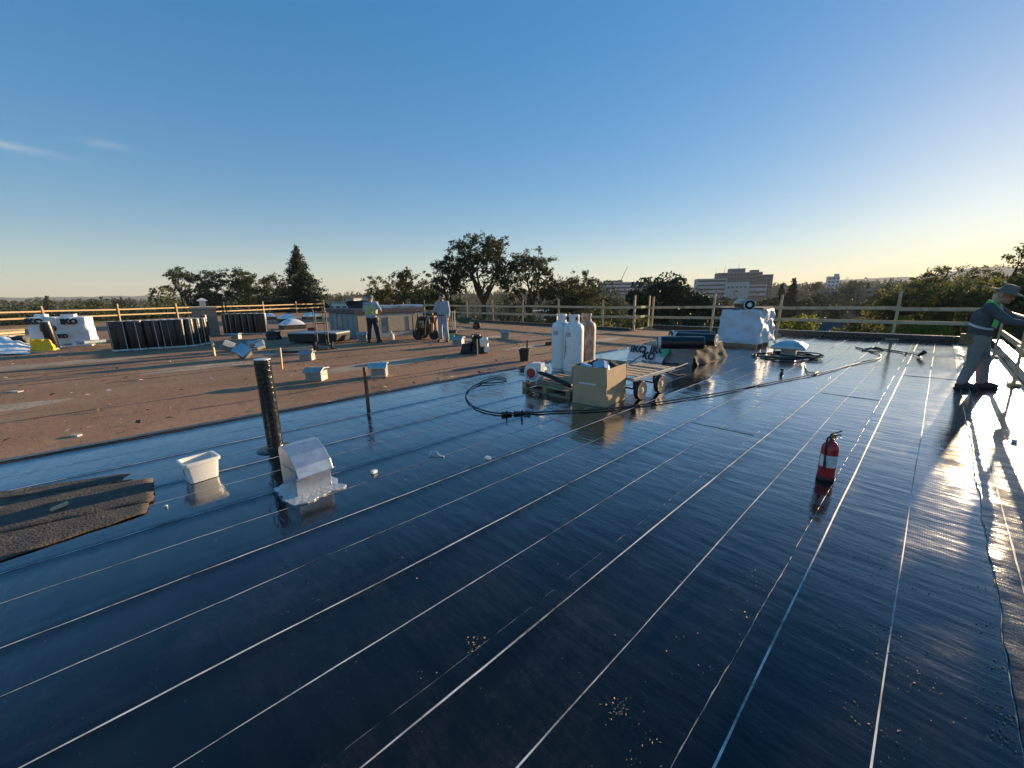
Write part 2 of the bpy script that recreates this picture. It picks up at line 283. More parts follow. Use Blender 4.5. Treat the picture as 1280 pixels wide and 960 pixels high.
# ------------------------------------------------------------------ mesh builder
class MB:
    def __init__(s): s.v = []; s.f = []
    def add(s, vs, fs):
        o = len(s.v); s.v += [tuple(p) for p in vs]; s.f += [tuple(i + o for i in q) for q in fs]; return s
    def box(s, c, d, rz=0.0, rot=None, taper=1.0):
        hx, hy, hz = d[0] / 2, d[1] / 2, d[2] / 2
        M = rot if rot is not None else Matrix.Rotation(rz, 3, 'Z'); c = Vector(c)
        vs = [M @ Vector((x * hx * (taper if z > 0 else 1), y * hy * (taper if z > 0 else 1), z * hz)) + c for z in (-1, 1) for x, y in ((-1, -1), (1, -1), (1, 1), (-1, 1))]
        return s.add(vs, [(3, 2, 1, 0), (4, 5, 6, 7), (0, 1, 5, 4), (1, 2, 6, 5), (2, 3, 7, 6), (3, 0, 4, 7)])
    def beam(s, a, b, wd, ht, upv=(0, 0, 1)):
        a, b = Vector(a), Vector(b); d = (b - a); l = d.length; d.normalize(); upv = Vector(upv)
        if abs(d.dot(upv)) > 0.98: upv = Vector((1, 0, 0))
        sd_ = d.cross(upv).normalized(); u2 = sd_.cross(d)
        M = Matrix((d, sd_, u2)).transposed()
        return s.box((a + b) / 2, (l, wd, ht), rot=M)
    def cyl(s, a, b, r0, r1=None, n=14, caps=True):
        r1 = r0 if r1 is None else r1; a, b = Vector(a), Vector(b); d = (b - a).normalized()
        x = d.orthogonal().normalized(); y = d.cross(x)
        vs = [a + (x * math.cos(6.28319 * i / n) + y * math.sin(6.28319 * i / n)) * r0 for i in range(n)] + [b + (x * math.cos(6.28319 * i / n) + y * math.sin(6.28319 * i / n)) * r1 for i in range(n)]
        fs = [(i, (i + 1) % n, n + (i + 1) % n, n + i) for i in range(n)]
        if caps: fs += [tuple(range(n - 1, -1, -1)), tuple(range(n, 2 * n))]
        return s.add(vs, fs)
    def lathe(s, prof, n=20, c=(0, 0, 0), M=None):
        c = Vector(c); vs = []
        for r, z in prof:
            for i in range(n):
                q = Vector((r * math.cos(6.28319 * i / n), r * math.sin(6.28319 * i / n), z))
                vs.append((M @ q if M is not None else q) + c)
        k = len(prof); fs = [(j * n + i, j * n + (i + 1) % n, (j + 1) * n + (i + 1) % n, (j + 1) * n + i) for j in range(k - 1) for i in range(n)]
        fs += [tuple(range(n - 1, -1, -1)), tuple(range((k - 1) * n, k * n))]
        return s.add(vs, fs)
    def tube(s, pts, r, n=8):
        pts = [Vector(p) for p in pts]; k = len(pts); vs = []; x = None
        rr = r if isinstance(r, (list, tuple)) else [r] * k
        for j, p in enumerate(pts):
            d = (pts[min(j + 1, k - 1)] - pts[max(j - 1, 0)]).normalized()
            x = d.orthogonal().normalized() if x is None else (x - d * x.dot(d)).normalized()
            y = d.cross(x)
            vs += [p + (x * math.cos(6.28319 * i / n) + y * math.sin(6.28319 * i / n)) * rr[j] for i in range(n)]
        fs = [(j * n + i, j * n + (i + 1) % n, (j + 1) * n + (i + 1) % n, (j + 1) * n + i) for j in range(k - 1) for i in range(n)]
        fs += [tuple(range(n - 1, -1, -1)), tuple(range((k - 1) * n, k * n))]
        return s.add(vs, fs)
    def prism(s, poly, z0, z1):
        n = len(poly); vs = [(p[0], p[1], z0) for p in poly] + [(p[0], p[1], z1) for p in poly]
        return s.add(vs, [tuple(range(n - 1, -1, -1)), tuple(range(n, 2 * n))] + [(i, (i + 1) % n, n + (i + 1) % n, n + i) for i in range(n)])
    def xprism(s, prof, x0, x1):             # profile in (y, z) swept along x
        n = len(prof); vs = [(x0, p[0], p[1]) for p in prof] + [(x1, p[0], p[1]) for p in prof]
        return s.add(vs, [tuple(range(n)), tuple(range(2 * n - 1, n - 1, -1))] + [(i, n + i, n + (i + 1) % n, (i + 1) % n) for i in range(n)])
    def grid(s, fn, nu, nv):
        vs = [fn(i / nu, j / nv) for j in range(nv + 1) for i in range(nu + 1)]
        return s.add(vs, [(j * (nu + 1) + i, j * (nu + 1) + i + 1, (j + 1) * (nu + 1) + i + 1, (j + 1) * (nu + 1) + i) for j in range(nv) for i in range(nu)])
    def mesh(s, name, smooth=False):
        me = bpy.data.meshes.new(name); me.from_pydata(s.v, [], s.f); me.update()
        if smooth:
            me.polygons.foreach_set('use_smooth', [True] * len(me.polygons))
            if smooth != 'all': me.set_sharp_from_angle(angle=R(38))
        return me
    def build(s, name, m, parent=None, smooth=False, bevel=0.0, loc=None):
        o = bpy.data.objects.new(name, s.mesh(name, smooth)); COL.objects.link(o); o.data.materials.append(m)
        if parent is not None: o.parent = parent
        if loc is not None: o.location = loc
        if bevel:
            b = o.modifiers.new('bevel', 'BEVEL'); b.width = bevel; b.segments = 2; b.limit_method = 'ANGLE'; b.angle_limit = R(35)
        return o
def tag(o, label=None, cat=None, group=None, kind=None):
    if label: o['label'] = label
    if cat: o['category'] = cat
    if group: o['group'] = group
    if kind: o['kind'] = kind
    return o
def thing(name, label, cat, loc=(0, 0, 0), rz=0.0, group=None):
    o = bpy.data.objects.new(name, None); COL.objects.link(o); o.empty_display_size = 0.1
    o.location = loc; o.rotation_euler = (0, 0, rz); return tag(o, label, cat, group)
def copy_tree(o, parent=None):
    c = o.copy(); COL.objects.link(c); c.parent = parent
    for ch in list(o.children): copy_tree(ch, c)
    return c
def soft_box(sx, sy, sz, n, amp, seed, taper=1.0, sag=0.0):   # crumpled sack or wrapped load, base at z=0
    mb = MB(); idx = {}; vs = []; fs = []
    def vid(i, j, k):
        if (i, j, k) not in idx:
            t = k / n; tp = 1 + (taper - 1) * t
            p = Vector(((i / n - .5) * sx * tp, (j / n - .5) * sy * tp, t * sz))
            q = p * 3.1 + Vector((seed * 7.3, seed * 3.1, 0))
            d = Vector((mnoise.noise(q), mnoise.noise(q + Vector((31, 0, 0))), mnoise.noise(q + Vector((0, 57, 0))) * (0.6 if k > 0 else 0))) * amp
            q2 = p * 9 + Vector((seed, 0, 0)); d += Vector((mnoise.noise(q2), mnoise.noise(q2 + Vector((9, 0, 0))), 0)) * amp * .35
            e = ((i in (0, n)) + (j in (0, n)) + (k == n))
            if e >= 2: p.x *= 0.965; p.y *= 0.965; p.z *= 0.985 if k == n else 1
            d.z -= sag * t * (1 - abs(i / n - .5) * 2)
            idx[(i, j, k)] = len(vs); vs.append(p + d)
        return idx[(i, j, k)]
    for a in range(n):
        for b in range(n):
            fs.append((vid(a, b, n), vid(a + 1, b, n), vid(a + 1, b + 1, n), vid(a, b + 1, n)))
            fs.append((vid(a, b + 1, 0), vid(a + 1, b + 1, 0), vid(a + 1, b, 0), vid(a, b, 0)))
            fs.append((vid(a, 0, b), vid(a + 1, 0, b), vid(a + 1, 0, b + 1), vid(a, 0, b + 1)))
            fs.append((vid(a + 1, n, b), vid(a, n, b), vid(a, n, b + 1), vid(a + 1, n, b + 1)))
            fs.append((vid(0, a + 1, b), vid(0, a, b), vid(0, a, b + 1), vid(0, a + 1, b + 1)))
            fs.append((vid(n, a, b), vid(n, a + 1, b), vid(n, a + 1, b + 1), vid(n, a, b + 1)))
    return mb.add(vs, fs)
def text(name, body, size, m, parent, loc, rot, ext=0.003, bold=0.012):
    cu = bpy.data.curves.new(name, 'FONT'); cu.body = body; cu.size = size; cu.extrude = ext; cu.offset = bold; cu.align_x = 'CENTER'; cu.align_y = 'CENTER'; cu.resolution_u = 3
    tmp = bpy.data.objects.new(name, cu); COL.objects.link(tmp); bpy.context.view_layer.update()
    me = bpy.data.meshes.new_from_object(tmp.evaluated_get(bpy.context.evaluated_depsgraph_get()))
    bpy.data.objects.remove(tmp); me.materials.clear(); me.materials.append(m)
    o = bpy.data.objects.new(name, me); COL.objects.link(o); o.parent = parent; o.location = loc; o.rotation_euler = rot; return o

# ------------------------------------------------------------------ ground and distance
def lerp_tab(tab, x):
    if x <= tab[0][0]: return tab[0][1]
    for (a, p), (b, q) in zip(tab, tab[1:]):
        if x <= b: return p + (q - p) * (x - a) / (b - a)
    return tab[-1][1]
RISE = [(-90, -7), (-52, -6.0), (-35, -4), (-20, 1), (0, 3), (25, 5), (40, 7), (52, 9), (90, 9)]
def ground_z(azd, d):
    t = min(1, max(0, (d - 220) / 600.0)); t = t * t * (3 - 2 * t)
    return GROUND + (lerp_tab(RISE, azd if azd <= 180 else azd - 360) - GROUND) * t + (mnoise.noise(Vector((azd * 0.07, d * 0.004, 0))) * 1.6 * t)
gm = MB(); rad = [0.5, 15, 30, 60, 100, 160, 240, 340, 450, 600, 800, 1100, 1600, 2400, 3500, 5000]; NA = 120
vs = []; fs = []
for j, d in enumerate(rad):
    for i in range(NA):
        a_ = 360.0 * i / NA - 180; vs.append((d * math.sin(R(a_)), d * math.cos(R(a_)), ground_z(a_, d)))
fs = [(j * NA + i, j * NA + (i + 1) % NA, (j + 1) * NA + (i + 1) % NA, (j + 1) * NA + i) for j in range(len(rad) - 1) for i in range(NA)]
fs.append(tuple(range(NA)))
ground_m = mat('suburban_ground', (0.06, 0.065, 0.035), 1.0, var=0.35, scale=0.05, stain=(0.09, 0.085, 0.07), stain_amt=0.4, spec=0.0)
tag(gm.add(vs, [tuple(reversed(f)) for f in fs]).build('ground', ground_m, smooth='all'), kind='structure')

rock_far = mat('far_forest_slopes', (0.10, 0.12, 0.10), 1.0, var=0.2, scale=0.004, spec=0.0)
def ridge(name, azs, dist, tab, seed):
    mb = MB(); vs = []; n = len(azs)
    for r_, hf in ((-500, 0.0), (-260, 0.45), (0, 1.0), (300, 0.5), (700, 0)):
        for a_ in azs:
            h = lerp_tab(tab, a_) + mnoise.noise(Vector((a_ * 0.35, seed, 0))) * 10 + mnoise.noise(Vector((a_ * 1.2, seed + r_, 3))) * 8
            d = dist + r_; z = -10 + (max(h, 5) + 10) * hf
            vs.append((d * math.sin(R(a_)), d * math.cos(R(a_)), z))
    fs = [(j * n + i, j * n + i + 1, (j + 1) * n + i + 1, (j + 1) * n + i) for j in range(4) for i in range(n - 1)]
    tag(mb.add(vs, fs).build(name, rock_far, smooth='all'), kind='structure')
ridge('mountains', [34 + 0.5 * i for i in range(64)], 3900, [(34, 20), (40, 92), (43, 95), (46, 90), (48, 120), (49.5, 150), (51, 140), (53, 90), (57, 110), (66, 60)], 5)
ridge('hills', [-66 + 0.7 * i for i in range(66)], 3600, [(-66, 26), (-52, 34), (-45, 40), (-38, 36), (-30, 30), (-24, 18), (-20, 12)], 9)

# ------------------------------------------------------------------ roof surfaces (local x = v, local y = u)
RZ = -ROOF_AZ
EDGE_V = -6.45; WALL_V = 1.22
def roof_local(name, m, label=None):
    pass
old = MB().prism([(-64, -16), (EDGE_V, -16), (EDGE_V, 17.95), (-9.5, 17.6), (-9.5, 16.3), (-60, 20.5)][::1], -0.30, 0.022)
# left edge of the old roof follows the far fence
LE0, LE1 = Vector((-44.5, 4.5)), Vector((-23.0, 57.0))
a0, b0 = to_uv(LE0), to_uv(LE1)
old = MB().prism([(a0[1], a0[0]), (EDGE_V, -16), (EDGE_V, 17.95), (-9.5, 17.6), (-9.5, 16.3), (-31, 16.4), (-34, 19.5), (b0[1], b0[0])], -0.30, 0.022)
old_roof = tag(old.build('old_roof', old_roof_m), kind='structure'); old_roof.rotation_euler.z = RZ
slab = MB().prism([(EDGE_V + 0.004, -16), (WALL_V, -16), (WALL_V, 18.95), (EDGE_V + 0.004, 17.95)], -0.30, -0.012)
mem_roof = tag(slab.build('membrane_roof', black_rubber), kind='structure'); mem_roof.rotation_euler.z = RZ
walls = MB().prism([(a0[1] + .1, a0[0] + .1), (EDGE_V, -15.9), (WALL_V + .1, -15.9), (WALL_V + 0.1, 18.9), (-9.45, 17.5), (-9.45, 16.2), (-31, 16.2), (-34, 19.2), (b0[1], b0[0] - .2)], GROUND - 0.2, -0.31)
bw = tag(walls.build('building_walls', concrete), kind='structure'); bw.rotation_euler.z = RZ

# new membrane: one mesh per roll, laps and ripples are real relief
PITCHV = 0.857; SEAM0 = 0.46
def relief(v, u):
    q = Vector((v * 1.1, u * 1.1, 0.3)); h = mnoise.noise(q) * 0.0050
    h += mnoise.noise(Vector((v * 2.2, u * 5.5, 7.0))) * 0.0021 + mnoise.noise(Vector((v * 5 + u * 1.5, u * 11, 2.0))) * 0.0007
    return h
def seam_of(k, u):
    w_ = 0.006 * mnoise.noise(Vector((u * 1.7, k * 5.1, 0)))
    if k == 0: w_ += 0.014 * mnoise.noise(Vector((u * 2.6, 1.3, 0))) + 0.006 * mnoise.noise(Vector((u * 9, 1.3, 0)))
    return SEAM0 - PITCHV * k + w_
def sheet_z(k, v, u):
    d = v - seam_of(k, u); lap = 1.0 if d < 0.09 else max(0.0, 1 - (d - 0.09) / 0.06)
    amp = 1.0
    z = 0.0 + relief(v, u) * amp + 0.0085 * lap
    if k == 0:                                                       # loose, puckered edge of the last roll
        z += max(0, 1 - d / 0.22) * (0.011 * max(0, mnoise.noise(Vector((u * 7.0, 4, 0)))) + 0.0015)
        z += 0.005 * mnoise.noise(Vector((v * 9, u * 12, 4)))
    return z
U0, U1 = -2.6, 18.4
NK = 8
ends = {3: (5.02, 7), 2: (8.06, 5), 1: (10.9, 5)}
for k in range(NK + 1):
    s0 = SEAM0 - PITCHV * k
    v1 = WALL_V if k == 0 else s0 + PITCHV + 0.07
    if k == NK: s0 = EDGE_V
    cols = 14; mb = MB(); us = []; u = U0
    while u < U1: us.append(u); u += 0.05 if u < 6 else (0.08 if u < 11 else 0.14)
    us.append(U1)
    vs = []; fs = []
    for u in us:
        e0 = seam_of(k, u) if k < NK else EDGE_V + 0.006
        vs.append((e0, u, sheet_z(k, e0 + 0.001, u) - 0.012))
        for i in range(cols + 1):
            t = i / cols; t = t * t * 0.45 + t * 0.55
            v = e0 + (v1 - e0) * t
            if k == NK: z = relief(v, u) + 0.012 * max(0, 1 - (v - e0) / 0.10)
            else: z = sheet_z(k, v, u)
            if k > 0 and i == cols: z = relief(v, u) - 0.004
            vs.append((v, u, z))
    C = cols + 2
    fs = [(j * C + i, j * C + i + 1, (j + 1) * C + i + 1, (j + 1) * C + i) for j in range(len(us) - 1) for i in range(C - 1)]
    sh = mb.add(vs, fs).build('membrane_sheet', membrane_rough if k == 0 else membrane, mem_roof, smooth=True)
    for off in (0.10, 0.48):
        if k == NK and off < 0.3: continue
        lb = MB(); vs = []; fs = []; wob = random.Random(k * 7 + int(off * 100)); ph = wob.random() * 50
        for u in us:
            vc = (SEAM0 - PITCHV * k) + off + 0.008 * mnoise.noise(Vector((u * 0.6, ph, 0)))
            hw = 0.0036 * (1 + 0.5 * mnoise.noise(Vector((u * 2.3, ph, 5)))) * (1.15 if off < 0.3 else 0.85)
            for q in (-1, 1):
                v = vc + q * hw; vs.append((v, u, (sheet_z(k, v, u) if k < NK else relief(v, u)) + 0.0022))
        n = len(us); fs = [(2 * j, 2 * j + 1, 2 * j + 3, 2 * j + 2) for j in range(n - 1)]
        lb.add(vs, fs).build('lay_line', lay_white, sh)
    if k < NK:                                                       # bitumen bleeding out of the lap, its glints painted pale
        pts = []; rr = []
        for u in us:
            e0 = seam_of(k, u); jit = mnoise.noise(Vector((u * 21, k * 3.3, 1)))
            pts.append((e0 - 0.004 + 0.004 * jit, u, relief(e0, u) + 0.001)); rr.append(0.0024 + 0.0026 * max(-0.6, mnoise.noise(Vector((u * 13, k, 8)))))
        MB().tube(pts, rr, 5).build('seam_bead', bead_mat, sh, smooth='all')
    if k in ends:
        ue, n = ends[k]; eb = MB(); e0 = s0 + 0.01
        eb.grid(lambda a_, b_: (e0 + (PITCHV) * a_, ue + 0.10 * a_ * 0.3 + 0.35 * b_ - 0.35, relief(e0 + PITCHV * a_, ue + 0.35 * b_) + 0.0075 * min(1, b_ * 3)), 16, 6)
        pts = [(e0 + PITCHV * i / 20, ue + 0.03 * i / 20 + 0.002 * mnoise.noise(Vector((i * .9, 2, 2))), relief(e0 + PITCHV * i / 20, ue) + 0.004) for i in range(21)]
        MB().tube(pts, 0.0032, 5).build('end_lap', bead_mat, sh, smooth='all')

# cut edge between the two surfaces
cut = MB()
vs = []; fs = []
us = [-6 + 0.125 * i for i in range(192)]
for u in us:
    w_ = 0.045 * mnoise.noise(Vector((u * .9, 3, 3))) + 0.03 * mnoise.noise(Vector((u * 4.1, 5, 3)))
    vs += [(EDGE_V - 0.13 + w_, u, 0.0262), (EDGE_V - 0.012 + w_ * .3, u, 0.031), (EDGE_V + 0.004, u, 0.018)]
fs = [(3 * j + i, 3 * j + i + 1, 3 * j + i + 4, 3 * j + i + 3) for j in range(len(us) - 1) for i in range(2)]
cut.add(vs, fs).build('edge_strip', black_paint, old_roof)

# worn laps, repair patches and stains left on the old surface (shallow relief)
lap_m = mat('worn_lap_bitumen', (0.10, 0.065, 0.05), 0.9, var=0.4, scale=3, stain=(0.24, 0.16, 0.11), stain_amt=0.5)
prng = random.Random(12)
for i in range(16):
    vc = EDGE_V - 0.9 - 1.25 * i - prng.uniform(0, .5); u0 = prng.uniform(-7, 4); u1 = min(16.0, u0 + prng.uniform(4, 13)); lb = MB(); vs = []; fs = []; n = int((u1 - u0) / 0.3)
    for j in range(n + 1):
        u = u0 + (u1 - u0) * j / n; c_ = vc + 0.12 * mnoise.noise(Vector((u * .5, i * 3.3, 0))); hw = 0.022 * (1 + 0.8 * mnoise.noise(Vector((u * 1.3, i, 4))))
        for q, z in ((-1, 0.0232), (-0.2, 0.032), (1, 0.0232)): vs.append((c_ + q * hw, u, z))
    fs = [(3 * j + a, 3 * j + a + 1, 3 * j + a + 4, 3 * j + a + 3) for j in range(n) for a in (0, 1)]
    lb.add(vs, fs).build('lap_edge', lap_m, old_roof, smooth='all')
patch_ms = [mat('dusty_patch', (0.40, 0.29, 0.19), 0.95, var=0.3, scale=1.5, bump=.5, bscale=20), mat('bare_felt_patch', (0.16, 0.10, 0.075), 0.95, var=0.35, scale=2, bump=.5, bscale=20)]
for i in range(26):
    pu, pv_ = prng.uniform(-3, 14), EDGE_V - 0.5 - 18 * prng.random() ** 1.4; ru, rv_ = prng.uniform(.5, 2.4), prng.uniform(.12, .5); n = 30
    vs = [(pv_, pu, 0.0275)]
    for j in range(n):
        a = 6.28319 * j / n; k_ = 1 + .45 * mnoise.noise(Vector((math.cos(a) * 2 + i, math.sin(a) * 2, i))) + .2 * mnoise.noise(Vector((math.cos(a) * 7 + i, math.sin(a) * 7, i)))
        vs.append((min(EDGE_V - .14, pv_ + rv_ * k_ * math.cos(a)), pu + ru * k_ * math.sin(a), 0.0228 + 0.00005 * i))
    MB().add(vs, [(0, j + 1, (j + 1) % n + 1) for j in range(n)]).build('worn_patch', patch_ms[i % 2], old_roof, smooth='all')

# parapet upstands clad in black membrane
def upstand(name, pts, h, th, m):
    mb = MB()
    for (u0, v0), (u1, v1) in zip(pts, pts[1:]):
        mb.beam((v0, u0, h / 2 - 0.02), (v1, u1, h / 2 - 0.02), th, h + 0.04)
    o = mb.build(name, m, bevel=0.015); o.rotation_euler.z = RZ; return tag(o, kind='structure')
upstand('parapet_back', [(18.05, EDGE_V - 3.0), (18.98, WALL_V + 0.02)], 0.20, 0.22, black_paint)
upstand('parapet_side', [(18.8, WALL_V + 0.11), (-6, WALL_V + 0.11)], 0.17, 0.2, black_paint)
upstand('parapet_old', [(16.32, -31), (16.32, -9.6)], 0.14, 0.2, felt)
upstand('parapet_jog', [(16.4, -9.52), (17.75, -9.52)], 0.10, 0.16, felt)
upstand('parapet_left', [(a0[0], a0[1] + .1), (b0[0], b0[1] + .1)], 0.16, 0.22, felt)

# ------------------------------------------------------------------ wooden guardrails
rng = random.Random(4)
def guardrail(label, pts, post_at=None, rails=(1.06, 0.60), ph=1.48, side=(0, 0), skip=(), m=wood):
    root = thing('wooden_guardrail', label, 'guardrail', (pts[0][0], pts[0][1], 0.0), group='timber guardrails round the roof edge')
    o = Vector(pts[0])
    for i, p in enumerate(pts):
        q = Vector(p) - o; lean = Vector((rng.uniform(-.03, .03), rng.uniform(-.03, .03), 0)) * 1.2
        nx = pts[min(i + 1, len(pts) - 1)]; pv = pts[max(i - 1, 0)]; d = (Vector(nx) - Vector(pv)).normalized()
        h = ph + rng.uniform(-.06, .06)
        mb = MB().beam(Vector((q.x, q.y, 0.0)), Vector((q.x, q.y, h)) + lean, 0.085, 0.042, upv=(-d.y, d.x, 0))
        mb.build('post', m, root, bevel=0.004)
        MB().box((q.x, q.y, 0.03), (0.34, 0.14, 0.045), math.atan2(d.y, d.x)).build('foot_block', m, root)
    for i in range(len(pts) - 1):
        a, b = Vector(pts[i]) - o, Vector(pts[i + 1]) - o; d = (b - a).normalized(); nrm = Vector((-d.y, d.x)) * 0.045
        s_ = 1 if rng.random() < .75 else -1
        for j, z in enumerate(rails):
            if (i, j) in skip: continue
            e = 0.12
            za, zb = z + rng.uniform(-.025, .025), z + rng.uniform(-.025, .025)
            MB().beam((a.x - d.x * e + nrm.x * s_, a.y - d.y * e + nrm.y * s_, za), (b.x + d.x * e * .8 + nrm.x * s_, b.y + d.y * e * .8 + nrm.y * s_, zb + 0.012 * (i % 2)), 0.042, 0.108).build('rail', m, root, bevel=0.004)
    return root
def uvp(u, v): p = W(u, v); return (p.x, p.y)
ldir = (LE1 - LE0).normalized()
lp = [LE0 + ldir * (9.6 + 4.2 * i) + Vector((0.35, 0)) for i in range(11)]
gl = guardrail('pale timber guardrail along the far left edge behind the wrapped pallets', [(p.x, p.y) for p in lp])
MB().beam((lp[7].x - lp[0].x, lp[7].y - lp[0].y, 0.05), (lp[7].x - lp[0].x + .9, lp[7].y - lp[0].y + .7, 1.7), 0.09, 0.04).build('brace', wood, gl)
guardrail('long timber guardrail behind the two standing workers and the wheelbarrow', [uvp(16.3, v) for v in (-30.7, -27.9, -25.0, -22.2, -19.4, -16.7, -13.9, -11.1, -9.4)], m=wood_grey)
guardrail('short sunlit timber guardrail section turning the corner of the roof edge', [uvp(16.3, -9.38), uvp(17.65, -9.42)], rails=(1.08, 0.62, 0.06), ph=1.58)
guardrail('timber guardrail along the back parapet behind the tarp covered stack', [uvp(17.75, -9.3), uvp(18.0, -6.65), uvp(18.35, -4.27), uvp(18.7, -0.95), uvp(18.8, 1.05)], ph=1.6, m=wood_grey)
guardrail('timber guardrail along the side parapet behind the stooping worker', [uvp(u, 1.09) for u in (15.2, 11.0, 7.6, 4.2, 0.8, -2.6)], ph=1.2, rails=(1.08, 0.62))

# ------------------------------------------------------------------ things on the new membrane
def at_uv(u, v, z=0.0): return W(u, v, z)

# gas cylinders
def cylinder_at(p, m, label, rz):
    t = thing('gas_cylinder', label, 'gas cylinder', p, rz, 'tall gas cylinders by the pallet')
    t.scale = (1.07, 1.07, 1.0)
    MB().lathe([(0.185, 0.03), (0.198, 0.07), (0.20, 0.12), (0.20, 0.93), (0.196, 0.985), (0.178, 1.035), (0.145, 1.07), (0.10, 1.088), (0.05, 1.095)], 32).build('tank', m, t, smooth='all')
    MB().lathe([(0.165, 0.0), (0.175, 0.0), (0.175, 0.055), (0.165, 0.055)], 28).build('foot_ring', m, t, smooth=True)
    co = MB(); n = 30
    for i in range(n):
        a0_, a1_ = 6.28319 * i / n, 6.28319 * (i + 1) / n
        hole = (i % 10) in (4, 5, 6, 7)
        for z0, z1 in (((1.075, 1.13), (1.215, 1.255)) if hole else ((1.075, 1.255),)):
            q = [(r_ * math.cos(a), r_ * math.sin(a), z) for r_ in (0.098, 0.104) for a in (a0_, a1_) for z in (z0, z1)]
            co.add(q, [(0, 1, 3, 2), (4, 6, 7, 5), (1, 5, 7, 3), (0, 2, 6, 4)])
    co.build('collar', m, t)
    lbm = MB(); lbm.add([(0.2015 * math.cos(a), 0.2015 * math.sin(a), z) for z in (0.80, 0.90) for a in [R(-150 - math.degrees(rz)) + R(34) * i / 6 for i in range(7)]], [(i, i + 1, 8 + i, 7 + i) for i in range(6)]); lbm.build('warning_label', mat('faded_label', (.42, .42, .44), .6, var=.5, scale=40), t)
    va = MB().cyl((0, 0, 1.09), (0, 0, 1.19), 0.022, n=10).cyl((0, 0, 1.15), (0.07, 0, 1.15), 0.016, n=8).cyl((0, 0, 1.19), (0, 0, 1.21), 0.035, n=12)
    va.build('valve', brass, t, smooth=True)
    return t
cylinder_at((1.12, 8.72, 0), cyl_white, 'chipped white gas cylinder, leftmost of the three', 0.4)
cylinder_at((1.335, 8.32, 0), cyl_white, 'streaked white gas cylinder, front one of the three', 1.9)
cylinder_at((1.69, 8.78, 0), cyl_rust, 'heavily rusted gas cylinder behind the white ones', 2.7)

# wooden pallets: boards and stringers are parts
def pallet(label, p, rz, sx, sy, m=pallet_wood, n=7):
    t = thing('wooden_pallet', label, 'pallet', p, rz)
    for i in range(3):
        x = (i / 2 - .5) * (sx - .1); MB().box((x, 0, 0.062), (0.085, sy, 0.085)).build('stringer', m, t)
    for i in range(n):
        y = (i / (n - 1) - .5) * (sy - .1); MB().box((rng.uniform(-.01, .01), y, 0.115), (sx, 0.095, 0.018), rng.uniform(-.01, .01)).build('deck_board', m, t, bevel=.003)
    for i in range(3):
        y = (i / 2 - .5) * (sy - .1); MB().box((0, y, 0.01), (sx, 0.095, 0.018)).build('bottom_board', m, t)
    return t
pallet('small wooden pallet under the red centred blower', at_uv(5.36, -4.42), RZ, 1.12, 1.06)

# radial blower on the pallet
bl = thing('blower', 'white radial blower with red intake plate on the pallet', 'blower', P(668, 478, 0.125), R(-38))
bl.location.z = 0.127
vol = MB(); M90 = Matrix.Rotation(R(90), 3, 'X')
vol.lathe([(0.16, -0.085), (0.175, -0.07), (0.175, 0.07), (0.16, 0.085)], 30, (0, 0, 0.19), M90); vol.box((0.115, 0, 0.30), (0.13, 0.13, 0.14)); vol.build('housing', white_plastic, bl, smooth=True)
MB().lathe([(0.112, 0.0), (0.128, 0.008), (0.128, 0.016), (0.112, 0.02)], 28, (0, -0.083, 0.19), M90).build('intake_ring', galv, bl, smooth=True)
MB().lathe([(0.0, 0.0), (0.085, 0.0), (0.085, 0.012), (0.02, 0.02)], 24, (0, -0.106, 0.19), Matrix.Rotation(R(90), 3, 'X')).build('intake_plate', red_plastic, bl, smooth=True)
MB().lathe([(0.085, 0.0), (0.095, 0.02), (0.095, 0.17), (0.07, 0.20)], 20, (0, 0.28, 0.19), M90).build('motor', steel_dark, bl, smooth=True)
for sx in (-1, 1): MB().box((0.10 * sx, 0.02, 0.02), (0.04, 0.24, 0.04)).box((0.09 * sx, 0.0, 0.06), (0.02, 0.06, 0.10)).build('foot', galv_dull, bl)
MB().tube([P(674, 463, 0.36), P(690, 470, 0.30), P(704, 478, 0.20), P(712, 481, 0.165)], 0.034, 10)
t = MB().tube([P(672, 465, 0.34), P(685, 469, 0.29), P(700, 476, 0.22), P(714, 483, 0.17)], 0.036, 12).build('rubber_duct', black_rubber, smooth='all')
tag(t, 'thick black rubber duct sloping from blower to cardboard box', 'duct')

# cardboard box
cb = thing('cardboard_box', 'large open brown cardboard box full of metal scraps', 'box', at_uv(5.10, -3.485, 0.003), RZ + R(8))
sx, sy, hz_ = 0.57, 0.70, 0.34
def panel(a, b, z0, z1, out, th=0.006):
    a, b = Vector(a), Vector(b); d = (b - a).normalized(); nrm = Vector((d.y, -d.x, 0)); mb = MB()
    q = [a + Vector((0, 0, z0)), b + Vector((0, 0, z0)), b + nrm * out + Vector((0, 0, z1)), a + nrm * out + Vector((0, 0, z1))]
    q += [p - nrm * th for p in q]
    return mb.add(q, [(0, 1, 2, 3), (7, 6, 5, 4), (0, 4, 5, 1), (1, 5, 6, 2), (2, 6, 7, 3), (3, 7, 4, 0)])
X, Y = sx / 2, sy / 2
cor = [(-X, -Y, 0), (X, -Y, 0), (X, Y, 0), (-X, Y, 0)]
for i in range(4):
    panel(cor[i], cor[(i + 1) % 4], 0.0, hz_, 0.0).build('side_piece', cardboard, cb)
    a, b = Vector(cor[i]), Vector(cor[(i + 1) % 4]); d = (b - a).normalized(); nn = Vector((d.y, -d.x, 0)) * 0.004
    panel(a + nn + d * 0.008, b + nn - d * 0.008, hz_ - 0.03, 0.585 + (0.012, -0.005, 0.02, 0.0)[i], (0.010, -0.012, 0.045, 0.03)[i]).build('flap', cardboard, cb)
MB().box((0, 0, 0.006), (sx - .02, sy - .02, 0.006)).build('bottom_panel', card_inner, cb)
